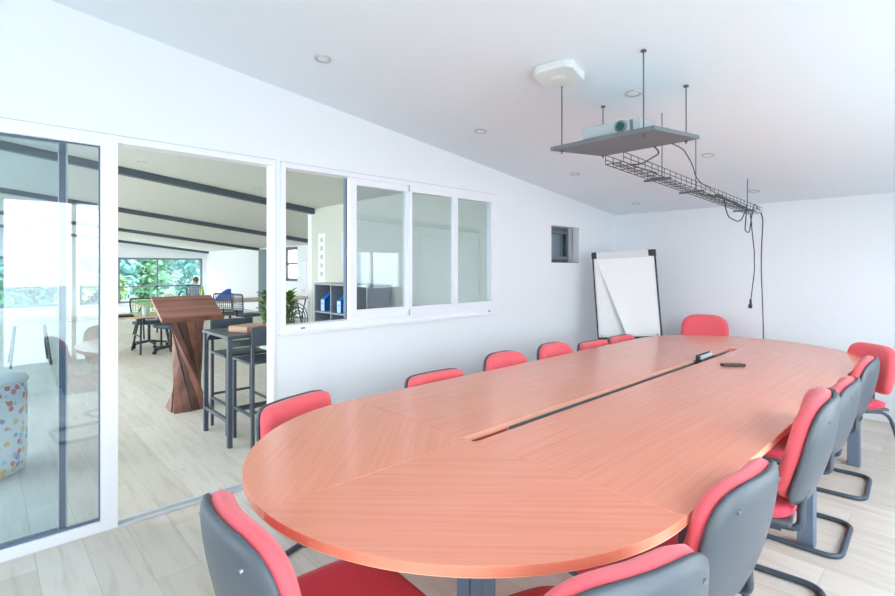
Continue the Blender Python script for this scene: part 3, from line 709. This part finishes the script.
# ------------------------------------------------------------------ office: high table and stools
ht = thing('bar_table', 'tall anthracite metal bar table just inside the office', 'table', (-4.22, 1.70, 0))
MB().box((-0.30, -0.32, 0.84), (0.30, 0.32, 0.865)).build('tabletop', MET, ht, bevel=0.003)
for sx in (-1, 1):
    for sy in (-1, 1): MB().cbox((sx*0.278, sy*0.298, 0.42), (0.035, 0.035, 0.84)).build('leg', MET, ht, bevel=0.003)
for sy in (-1, 1):
    MB().cbox((0, sy*0.298, 0.20), (0.52, 0.022, 0.028)).build('crossbar', MET, ht)
    # curved gusset plates in the corners
    for sx in (-1, 1):
        poly = [(0, 0), (0.0, -0.14)] + [(0.14*(1-math.cos(PI/2*k/8)), -0.14*(1-math.sin(PI/2*k/8))) for k in range(1, 9)]
        Mg = Matrix.Translation((sx*0.262, sy*0.298, 0.84)) @ Matrix.Scale(-sx, 4, (1,0,0)) @ Matrix.Rotation(PI/2, 4, 'X')
        MB().prism(poly, -0.003, 0.003, Mg).build('gusset', MET, ht)
for sx in (-1, 1): MB().cbox((sx*0.278, 0, 0.80), (0.03, 0.56, 0.05)).build('apron', MET, ht)
def stool():
    t = thing('bar_stool', 'x', 'stool', group='anthracite bar stools at the tall table')
    MB().box((-0.19, -0.17, 0.645), (0.19, 0.17, 0.665)).build('seat', MET, t, bevel=0.006)
    for sx in (-1, 1):
        for sy in (-1, 1):
            h = 0.93 if sy < 0 else 0.645
            MB().cbox((sx*0.172, sy*0.185-0.0, h/2), (0.024, 0.024, h)).build('leg', MET, t, bevel=0.002)
    MB().box((-0.184, -0.203, 0.79), (0.184, -0.176, 0.935)).build('backrest', MET, t, bevel=0.004)
    for sy, z in ((-0.185, 0.28), (0.185, 0.22)): MB().cbox((0, sy, z), (0.33, 0.018, 0.018)).build('crossbar', MET, t)
    for sx in (-0.172, 0.172): MB().cbox((sx, 0, 0.25), (0.018, 0.35, 0.018)).build('crossbar', MET, t)
    return t
s1 = stool(); s1.location = (-4.42, 1.66, 0); s1.rotation_euler = (0, 0, -PI/2); s1['label'] = 'anthracite bar stool behind the tall table, its back towards the lectern'
dup(s1, (-3.97, 1.69, 0), PI/2, 'anthracite bar stool on the near side of the tall table by the door jamb')
tag(MB().box((-0.11, -0.12, 0), (0.11, 0.12, 0.05)).build('wooden_box', PINE, bevel=0.006, loc=(-4.16, 1.64, 0.865)), 'flat pale wooden box lying on the tall metal table', 'box').rotation_euler = (0, 0, R(20))

# ------------------------------------------------------------------ office: shelf unit with blue files
su = thing('shelf_unit', 'dark open shelf unit against the cream office wall', 'shelf', (-5.70, 3.42, 0))
GS = mat('shelf_grey', (0.22, 0.24, 0.27), 0.5); GL = mat('shelf_edge', (0.28, 0.31, 0.34), 0.5)
MB().box((-0.66, 0.0, 0.0), (-0.635, 0.36, 1.18)).box((0.635, 0.0, 0.0), (0.66, 0.36, 1.18)).box((-0.66, 0.0, 1.155), (0.66, 0.36, 1.18)).box((-0.66, 0.0, 0.0), (0.66, 0.36, 0.03)).build('carcass', GL, su)
MB().box((-0.64, 0.345, 0.03), (0.64, 0.36, 1.16)).build('back_panel', mat('shelf_back', (0.075, 0.085, 0.10), 0.6), su)
for z in (0.38, 0.77): MB().box((-0.635, 0.002, z), (0.635, 0.345, z+0.02)).build('shelf', GL, su)
for x in (-0.215, 0.215): MB().box((x-0.01, 0.004, 0.03), (x+0.01, 0.345, 1.155)).build('divider', GL, su)
BLUE = mat('blue_card', (0.01, 0.17, 0.62), 0.45); LBL = mat('label_blue', (0.42, 0.66, 0.92), 0.5)
def mfile():
    t = thing('magazine_file', 'x', 'magazine file', group='blue magazine files in the shelf unit')
    poly = [(0, 0), (0.25, 0), (0.25, 0.315), (0.19, 0.315), (0.0, 0.16)]
    Mm = Matrix(((0,0,1,0),(1,0,0,0),(0,1,0,0),(0,0,0,1)))
    MB().prism(poly, 0.0, 0.10, Mm).build('body', BLUE, t)
    MB().box((0.004, -0.002, 0.004), (0.096, 0.0, 0.158)).build('spine_label', LBL, t)
    MB().cyl((0.05, -0.002, 0.10), (0.05, -0.004, 0.10), 0.012).build('finger_ring', BLUE, t)
    return t
m0 = mfile(); first = True
for ci, cn in enumerate(('left', 'middle')):
    for j in range(1):
        for zi, z in enumerate((0.79, 0.40)):
            lab = 'blue magazine file on the %s shelf of the dark unit, %s column' % (('top', 'middle')[zi], ('outer', 'centre')[ci])
            x = -5.70-0.60+0.43*ci+0.04
            if first: m0.location = (x, 3.47, z); m0['label'] = lab; first = False
            else: dup(m0, (x, 3.47, z), 0, lab)

# papers on the cream wall
yw = 3.80
def paper_at(u0, v0, u1, v1, name, label, cat, m=PAPER, th=0.004):
    def hit(u, v):
        d = ray(u, v); t = yw/d.y; return Vector((0,0,EYE))+d*t
    a, b = hit(u0, v0), hit(u1, v1)
    return tag(MB().box((a.x, yw-th-0.001, b.z), (b.x, yw-0.001, a.z)).build(name, m), label, cat)
paper_at(299, 262, 307, 277, 'wall_notice', 'small pale notice sheet on the cream office wall, left of the long strip', 'paper', mat('pale_sheet', (0.66, 0.70, 0.74), 0.7))
st_ = paper_at(318.5, 234, 325.5, 282, 'paper_strip', 'long narrow white paper strip taped above the shelf unit', 'paper')
for k in range(5):
    d = ray(322, 240+8.5*k); t_ = yw/d.y; q = Vector((0,0,EYE))+d*t_
    o = MB().box((q.x-0.045, yw-0.0065, q.z-0.035), (q.x+0.045, yw-0.0055, q.z+0.035)).build('printed_square', mat('print_grey', (0.5, 0.54, 0.56), 0.7), st_)
paper_at(341.5, 233, 356, 263, 'wall_poster', 'pale poster on the cream wall partly behind the window sash', 'poster', mat('poster_blue', (0.60, 0.68, 0.74), 0.6))
paper_at(302, 289, 304.5, 293, 'light_switch', 'small white light switch on the cream office wall', 'switch', WHITEP, 0.01)

# ------------------------------------------------------------------ plants
LEAF = mat('leaf_green', (0.10, 0.25, 0.03), 0.5, noise=0.35, nscale=9)
LEAF2 = mat('leaf_pale', (0.24, 0.46, 0.27), 0.6, noise=0.4, nscale=1.2)
def leaf(mb, p, d, L_, w, droop=0.3):
    d = d.normalized(); s_ = d.cross(Vector((0,0,1)));
    if s_.length < 1e-3: s_ = Vector((1,0,0))
    s_.normalize(); nrm = Vector((0,0,1)); vs = []
    for k, ww in ((0, 0.12), (0.35, 1), (0.7, 0.8), (1, 0.05)):
        c = p + d*L_*k - nrm*droop*L_*k*k
        vs += [c - s_*w*ww, c + s_*w*ww + nrm*0.002]
    mb.add(vs, [(0,1,3,2),(2,3,5,4),(4,5,7,6)], True)
def potted(loc, h, label, n=60, spread=0.35, seed=1):
    rnd = random.Random(seed)
    t = thing('potted_plant', label, 'plant', loc)
    MB().lathe([(0.09, 0), (0.13, 0.26), (0.14, 0.28), (0.125, 0.27), (0.001, 0.25)], 20).build('pot', WHITEP, t)
    mb = MB()
    for k in range(6):
        a = 2*PI*k/6; mb.tube([(0,0,0.25), (0.05*math.cos(a), 0.05*math.sin(a), h*0.5), (0.13*math.cos(a), 0.13*math.sin(a), h*0.85)], 0.006, n=5)
    mb.build('stem', mat('stem_green', (0.15, 0.25, 0.06)), t)
    mb = MB()
    for k in range(n):
        a = rnd.uniform(0, 2*PI); z = 0.3+(h-0.3)*rnd.random()**0.6; rr = 0.10*rnd.random()
        leaf(mb, Vector((rr*math.cos(a), rr*math.sin(a), z)), Vector((math.cos(a), math.sin(a), rnd.uniform(0.1, 1.3))), spread*rnd.uniform(0.5, 1), 0.028, 0.35)
    mb.build('foliage', LEAF, t)
    return t
potted((-7.70, 3.32, 0), 1.0, 'leafy green potted plant beyond the door jamb, near the grey door', 200, 0.15, 3)
potted((-7.32, 3.50, 0), 1.0, 'green potted plant seen through the open window pane', 230, 0.22, 5)

# wire chair in front of the cream wall
wc = thing('wire_chair', 'black wire chair with rounded back seen through the open window pane', 'chair', (-6.85, 3.30, 0), R(200)); wc.scale = (0.9,)*3
mb = MB()
for k in range(3):
    a = 0.20-0.05*k; pts = [(a*math.cos(q), -0.18, 0.72+a*1.15*math.sin(q)) for q in [PI*i/14 for i in range(15)]]
    pts = [(a, -0.16, 0.44)] + pts + [(-a, -0.16, 0.44)]; mb.tube(pts, 0.008, n=6)
mb.tube([(0.2,-0.17,0.72), (-0.2,-0.17,0.72)], 0.006, n=6)
mb.build('backrest', BLACK, wc)
MB().lathe([(0.001, 0.43), (0.21, 0.43), (0.22, 0.445), (0.21, 0.46), (0.001, 0.46)], 24).build('seat', BLACK, wc)
for sx in (-1, 1):
    for sy in (-1, 1): MB().cyl((sx*0.14, sy*0.14, 0.43), (sx*0.2, sy*0.2, 0), 0.009).build('leg', BLACK, wc)

# ------------------------------------------------------------------ office chairs and desks
MESHM = mat('mesh_green', (0.16, 0.38, 0.12), 0.7); 
def office_chair(back, name='office_chair'):
    t = thing(name, 'x', 'chair', group='swivel chairs at the office desks')
    merge(MB(), pad(0.46, 0.44, 0.03, 0.01, 4, 4), Matrix.Translation((0, 0, 0.44)) @ Matrix.Rotation(R(90), 4, 'X') @ Matrix.Rotation(PI, 4, 'Z')).build('seat', mat('seat_dark', (0.07, 0.10, 0.14), 0.7), t)
    # open frame back with a woven net
    pts = fillet([(-0.19, -0.22, 0.52), (-0.22, -0.25, 0.86), (0.22, -0.25, 0.86), (0.19, -0.22, 0.52)], 0.06, 5, closed=True)
    f = MB().tube(pts, 0.013, n=8, closed=True).tube([(0, -0.1, 0.41), (0, -0.25, 0.43), (0, -0.245, 0.55)], 0.018, n=8).build('back_frame', BLACK, t)
    mb = MB()
    for k in range(9):
        x = -0.17+0.0425*k; mb.box((x-0.006, -0.243, 0.53), (x+0.006, -0.239, 0.85))
    for k in range(8):
        z = 0.54+0.042*k; mb.box((-0.2, -0.242, z-0.006), (0.2, -0.238, z+0.006))
    mb.build('back_net', back, t)
    MB().cyl((0,0,0.09), (0,0,0.42), 0.024, n=12).build('column', BLACK, t)
    for k in range(5):
        a = 2*PI*k/5+0.3; c, s_ = math.cos(a), math.sin(a)
        MB().cyl((0,0,0.10), (0.28*c, 0.28*s_, 0.07), 0.02, 0.014, n=8).build('base_spoke', BLACK, t)
        MB().cyl((0.28*c-0.02*s_, 0.28*s_+0.02*c, 0.028), (0.28*c+0.02*s_, 0.28*s_-0.02*c, 0.028), 0.028, n=12).build('caster', BLACK, t)
    return t
def fl(u, v): p = on_floor(u, v); return (p.x, p.y, 0)
oc = office_chair(MESHM); oc.location = fl(149, 346.5); oc.rotation_euler = (0, 0, R(60)); oc['label'] = 'swivel chair with green net back behind the trestle desk'
NET = mat('mesh_grey', (0.10, 0.13, 0.16), 0.7)
def ochair(u, v, rz, lab):
    c = dup(oc, fl(u, v), R(rz), lab)
    for ch in c.children:
        if ch.name.startswith('back_net'):
            ch.data = ch.data.copy(); ch.data.materials[0] = NET
    return c
ochair(171, 352, 200, 'dark swivel chair partly hidden by the lectern column')
ochair(230, 334, 40, 'black net-backed swivel chair in front of the blue desk screen')
ochair(248, 336, 10, 'black net-backed swivel chair between the blue screen and the grey door')
ochair(196, 313.5, 60, 'dark chair the seated person sits on by the garden window')
def desk(x0, x1, y0, y1, h, label):
    cx, cy = (x0+x1)/2, (y0+y1)/2; hx, hy = (x1-x0)/2, (y1-y0)/2
    t = thing('desk', label, 'desk', (cx, cy, 0))
    MB().box((-hx, -hy, h-0.03), (hx, hy, h)).build('desktop', OAK, t, bevel=0.003)
    for sy in (-1, 1):
        y = sy*(hy-0.25)
        mb = MB()
        for sx in (-1, 1):
            mb.cyl((sx*0.06, y-0.16, h-0.03), (sx*(hx-0.08), y-0.22, 0.0), 0.016, n=8).cyl((sx*0.06, y+0.16, h-0.03), (sx*(hx-0.08), y+0.22, 0.0), 0.016, n=8)
        mb.cyl((-hx*.55, y-0.2, 0.28), (hx*.55, y-0.2, 0.28), 0.012, n=8)
        mb.build('trestle', BLACK, t)
    return t
p = on_floor(135, 356)
desk(p.x-0.72, p.x+0.05, p.y-1.5, p.y+0.55, 0.62, 'pale wood trestle desk near the swivel chair with green net back')
dk1 = Vector((p.x-0.2, p.y, 0.62))
tag(MB().box((-0.14, -0.10, 0), (0.14, 0.10, 0.03)).build('laptop', BLACK, bevel=0.003, loc=(dk1.x+0.1, dk1.y-0.12, 0.62)), 'closed dark laptop at the near edge of the trestle desk', 'laptop')
cp = thing('cup', 'grey pencil cup on the trestle desk beside the laptop', 'cup', (dk1.x+0.12, dk1.y+0.16, 0.62))
MB().lathe([(0.04, 0), (0.05, 0.14), (0.043, 0.138), (0.035, 0.01)], 16).build('body', mat('cup_grey', (0.45, 0.52, 0.5), 0.5), cp)
p = on_floor(235, 334)
desk(p.x-1.45, p.x-0.35, p.y-1.6, p.y+2.2, 0.66, 'long pale desk under the blue screen and net-backed chairs')
q = Vector((p.x-0.5, p.y-0.1, 0.66))
bs = thing('desk_screen', 'rounded bright blue desk divider screen', 'screen', (p.x-0.85, p.y+0.05, 0.66), R(75)); bs.scale = (0.75,)*3
poly = [(-0.22, 0), (0.22, 0), (0.22, 0.34), (0.12, 0.34), (0.0, 0.27), (-0.12, 0.16), (-0.22, 0.04)]
MB().prism(poly, -0.012, 0.012, Matrix.Rotation(PI/2, 4, 'X')).build('panel', mat('screen_blue', (0.02, 0.10, 0.55), 0.6), bs)
MB().box((-0.15, -0.05, 0), (0.15, 0.05, 0.015)).build('foot', BLACK, bs)
bt = thing('bottle', 'tall lime-green bottle on the long desk', 'bottle', (p.x-0.95, p.y-0.35, 0.66))
MB().lathe([(0.04, 0), (0.04, 0.2), (0.018, 0.27), (0.018, 0.33)], 16).build('body', mat('lime', (0.35, 0.55, 0.05), 0.3), bt)
MB().cyl((0,0,0.33), (0,0,0.355), 0.02, n=12).build('cap', WHITEP, bt)

# ------------------------------------------------------------------ person at the far desk
SKIN = mat('skin', (0.55, 0.32, 0.22), 0.6); SHIRT = mat('pale_shirt', (0.62, 0.68, 0.76), 0.8); HAIR = mat('brown_hair', (0.22, 0.09, 0.045), 0.7); TROU = mat('dark_trousers', (0.05, 0.06, 0.09), 0.8)
pl = fl(196, 313.5)
pe = thing('person', 'person in a pale shirt seated with back turned, by the garden window', 'person', (pl[0], pl[1], 0), R(60)); pe.scale = (0.88,)*3
def skin_body(edges, verts, radii, name, m, parent, root=0):
    me = bpy.data.meshes.new(name); me.from_pydata(verts, edges, []); o = bpy.data.objects.new(name, me); COL.objects.link(o); o.parent = parent
    md = o.modifiers.new('skin', 'SKIN'); lay = me.skin_vertices[0] if me.skin_vertices else None
    if lay is None:
        bm = bmesh.new(); bm.from_mesh(me); bm.verts.layers.skin.verify(); bm.to_mesh(me); bm.free(); lay = me.skin_vertices[0]
    for i, r_ in enumerate(radii):
        lay.data[i].radius = (r_ if isinstance(r_, tuple) else (r_, r_)); lay.data[i].use_root = (i == root)
    md.use_smooth_shade = True
    ss = o.modifiers.new('sub', 'SUBSURF'); ss.levels = 1; ss.render_levels = 2
    me.materials.append(m); return o
V = [(0,-0.05,0.50),(0,-0.07,0.64),(0,-0.06,0.80),(0,-0.05,0.92),(0,-0.03,0.99),(0,-0.01,1.06),
     (-0.17,-0.05,0.90),(-0.23,0.02,0.70),(-0.18,0.25,0.67),(0.17,-0.05,0.90),(0.23,0.02,0.70),(0.18,0.25,0.67),
     (-0.10,0.0,0.49),(-0.12,0.38,0.49),(-0.12,0.40,0.10),(-0.12,0.52,0.05),(0.10,0.0,0.49),(0.12,0.38,0.49),(0.12,0.40,0.10),(0.12,0.52,0.05)]
E_ = [(0,1),(1,2),(2,3),(3,4),(4,5),(3,6),(6,7),(7,8),(3,9),(9,10),(10,11),(0,12),(12,13),(13,14),(14,15),(0,16),(16,17),(17,18),(18,19)]
Rr = [(0.13,0.10),(0.13,0.10),(0.14,0.10),(0.12,0.08),0.05,0.05,0.06,0.045,0.035,0.06,0.045,0.035,0.08,0.06,0.045,0.04,0.08,0.06,0.045,0.04]
skin_body(E_, V, Rr, 'body', SHIRT, pe)
hd = MB().lathe([(0.001,-0.12),(0.05,-0.11),(0.075,-0.05),(0.085,0.02),(0.07,0.08),(0.04,0.11),(0.001,0.12)], 20, Matrix.Translation((0,0.0,1.13)) @ Matrix.Scale(1.15, 4, (0,1,0)))
hd.cyl((0,0.095,1.12),(0,0.118,1.105),0.012,0.008).build('head', SKIN, pe)
MB().lathe([(0.088,-0.03),(0.096,0.02),(0.082,0.09),(0.045,0.125),(0.001,0.135)], 20, Matrix.Translation((0,-0.015,1.135)) @ Matrix.Scale(1.12, 4, (0,1,0))).build('hair', HAIR, pe)

# printed drum behind the glass
dm = thing('storage_drum', 'white drum covered in colourful printed stickers behind the sliding glass door', 'drum', (-4.56, -0.01, 0))
MB().lathe([(0.20, 0.0), (0.235, 0.02), (0.25, 0.10), (0.25, 0.58), (0.24, 0.62), (0.001, 0.63)], 40).build('body', doodle_mat(), dm)
MB().lathe([(0.252, 0.615), (0.258, 0.625), (0.252, 0.645), (0.001, 0.648)], 40).build('lid', WHITEP, dm)

# ------------------------------------------------------------------ outdoors
struct(MB().box((-60, -45, -0.30), (45, 60, -0.16)).build('ground', mat('pale_ground', (0.60, 0.62, 0.56), 0.9, noise=0.2, nscale=0.6)))
def tree(loc, h, w, seed, label, m=LEAF2):
    rnd = random.Random(seed); t = thing('garden_tree', label, 'tree', loc, group='trees outside the office garden windows')
    MB().cyl((0,0,-0.1), (0.1,0,h*0.6), 0.12, 0.06, n=8).build('trunk', mat('bark', (0.25, 0.2, 0.15), 0.9), t)
    mb = MB(); blobs = [(rnd.uniform(-w, w), rnd.uniform(-w, w), rnd.uniform(0.15, 1)*h, rnd.uniform(0.35, 0.8)*w*0.6) for _ in range(22)]
    for _ in range(2600):
        bx, by, bz, br = rnd.choice(blobs); d = Vector((rnd.gauss(0,1), rnd.gauss(0,1), rnd.gauss(0,1))).normalized()
        leaf(mb, Vector((bx,by,bz))+d*br*rnd.uniform(0.6, 1), d+Vector((0,0,rnd.uniform(-.4,.4))), 0.24, 0.09, 0.2)
    mb.build('foliage', m, t); return t
LEAF3 = mat('leaf_bluish', (0.22, 0.46, 0.42), 0.6, noise=0.35, nscale=1.0)
LEAF4 = mat('leaf_yellowish', (0.38, 0.53, 0.25), 0.6, noise=0.35, nscale=1.0)
for k, (x, y, h, w, mm, lab) in enumerate(((-25.5, -2.5, 3.0, 1.5, LEAF2, 'pale garden tree outside, at the outer edge of the glass door'),
       (-27.0, -0.3, 3.4, 1.4, LEAF4, 'yellowish tree outside the window seen through the sliding glass'), (-25.6, 1.6, 2.8, 1.2, LEAF3, 'bluish green tree seen through the closed glass leaf by its stile'),
       (-26.6, 3.6, 3.4, 1.3, LEAF3, 'bluish green tree outside, between door stile and lectern'), (-24.6, 3.3, 1.0, 0.9, LEAF4, 'low yellowish shrub outside, under the tree by the trestle desk'),
       (-28.5, 6.2, 3.2, 1.4, LEAF2, 'pale green tree outside above the lectern top'), (-28.6, 9.2, 2.6, 1.3, LEAF3, 'bluish tree outside, behind the seated person'),
       (-24.4, 0.2, 0.9, 0.9, LEAF2, 'low green shrub outside the window, behind the sliding glass'),
       (-31.0, 2.5, 3.6, 2.2, LEAF2, 'wide green tree farther back in the garden, behind the bluish trees'), (-32.0, 7.6, 3.8, 2.2, LEAF3, 'wide bluish tree farther back in the garden, before the neighbouring house'))):
    tree((x, y, -0.16), h, w, 20+k, lab, mm)
hb = thing('neighbour_house', 'pale neighbouring house beyond the garden trees', 'house', (-36, 10.5, -0.16))
MB().box((-3, -5, 0), (3, 5, 3.2)).build('wall', mat('house_pale', (0.72, 0.74, 0.78), 0.8), hb)
MB().add([(-3.3,-5.3,3.2),(3.3,-5.3,3.2),(3.3,5.3,3.2),(-3.3,5.3,3.2),(0,-5.3,4.8),(0,5.3,4.8)], [(0,1,4),(3,5,2),(0,4,5,3),(1,2,5,4),(0,3,2,1)]).build('roof', mat('roof_grey', (0.35,0.36,0.4),0.8), hb)
for y in (-3, 0, 3): MB().box((3.0, y-0.5, 1.0), (3.03, y+0.5, 2.2)).build('window', mat('house_window', (0.2,0.25,0.32),0.2), hb)
nb = thing('clapboard_house', 'white clapboard house outside, mirrored in the sliding sash', 'house', (5.5, 8.0, -0.16))
MB().box((0, -5, 0), (3, 6, 4.0)).build('wall', siding_mat(), nb)
MB().box((-0.03, -1.2, 0.9), (0.0, -0.2, 2.1)).build('window', mat('house_window', (0.2,0.25,0.32),0.2), nb)

# ------------------------------------------------------------------ light
w = bpy.data.worlds.new('World'); sc.world = w; w.use_nodes = True; nt = w.node_tree; bg = nt.nodes['Background']
tcw = nt.nodes.new('ShaderNodeTexCoord'); sx_ = nt.nodes.new('ShaderNodeSeparateXYZ'); crw = nt.nodes.new('ShaderNodeValToRGB')
nt.links.new(tcw.outputs['Generated'], sx_.inputs[0]); nt.links.new(sx_.outputs['Z'], crw.inputs['Fac']); nt.links.new(crw.outputs['Color'], bg.inputs['Color'])
e = crw.color_ramp.elements; e[0].position = 0.0; e[0].color = (0.93, 0.97, 1.0, 1); e[1].position = 1.0; e[1].color = (0.72, 0.86, 1.0, 1)
bg.inputs['Strength'].default_value = 5.0
def portal(loc, rot, sx, sy):
    ld = bpy.data.lights.new('window_daylight', 'AREA'); ld.shape = 'RECTANGLE'; ld.size = sx; ld.size_y = sy; ld.cycles.is_portal = True
    o = bpy.data.objects.new('window_daylight', ld); COL.objects.link(o); o.location = loc; o.rotation_euler = rot; return o
for h in RH: portal((XR+0.16, (h[0]+h[1])/2, (h[2]+h[3])/2), (0, PI/2, 0), h[3]-h[2], h[1]-h[0])
for h in FH: portal(((h[0]+h[1])/2, YF-0.14, (h[2]+h[3])/2), (PI/2, 0, 0), h[1]-h[0], h[3]-h[2])
for h in FWH: portal((OX-0.14, (h[0]+h[1])/2, (h[2]+h[3])/2), (0, -PI/2, 0), h[3]-h[2], h[1]-h[0])
for h in OSH: portal(((h[0]+h[1])/2, OY0-0.14, (h[2]+h[3])/2), (PI/2, 0, 0), h[1]-h[0], h[3]-h[2])

for a_, b_ in ADDED_SKYLIGHTS:
    o_ = portal(((a_+b_)/2, (KA+KB)/2, zc((KA+KB)/2)+0.2), (-math.atan(0.1163), 0, 0), b_-a_, KB-KA)
    g_ = MB(); g_.add([(a_, KA, zc(KA)+.10), (b_, KA, zc(KA)+.10), (b_, KB, zc(KB)+.10), (a_, KB, zc(KB)+.10), (a_, KA, zc(KA)+.112), (b_, KA, zc(KA)+.112), (b_, KB, zc(KB)+.112), (a_, KB, zc(KB)+.112)], [(0,3,2,1),(4,5,6,7),(0,1,5,4),(1,2,6,5),(2,3,7,6),(3,0,4,7)])
    struct(g_.build('window_%d' % (18+ADDED_SKYLIGHTS.index((a_, b_))), OGLASS))  # glass of the added, unseen skylights
# ------------------------------------------------------------------ camera
cam = bpy.data.cameras.new('camera'); co_ = bpy.data.objects.new('camera', cam); COL.objects.link(co_)
co_.location = (0, 0, EYE); co_.rotation_euler = (PI/2, 0, YAW)
cam.sensor_width = 36; cam.sensor_fit = 'HORIZONTAL'; cam.lens = F/895*36
cam.shift_y = -(298-V0)/895; cam.clip_start = 0.05; cam.clip_end = 200
sc.camera = co_
sc.view_settings.view_transform = 'Standard'; sc.view_settings.look = 'None'; sc.view_settings.gamma = 1; sc.view_settings.use_curve_mapping = False
sc.view_settings.exposure = 0.84
sc.cycles.max_bounces = 14; sc.cycles.diffuse_bounces = 8; sc.cycles.glossy_bounces = 5; sc.cycles.transparent_max_bounces = 16; sc.cycles.transmission_bounces = 6
sc.cycles.use_denoising = True; sc.cycles.sample_clamp_indirect = 8; sc.cycles.caustics_reflective = False; sc.cycles.caustics_refractive = False
sc.cycles.use_adaptive_sampling = False
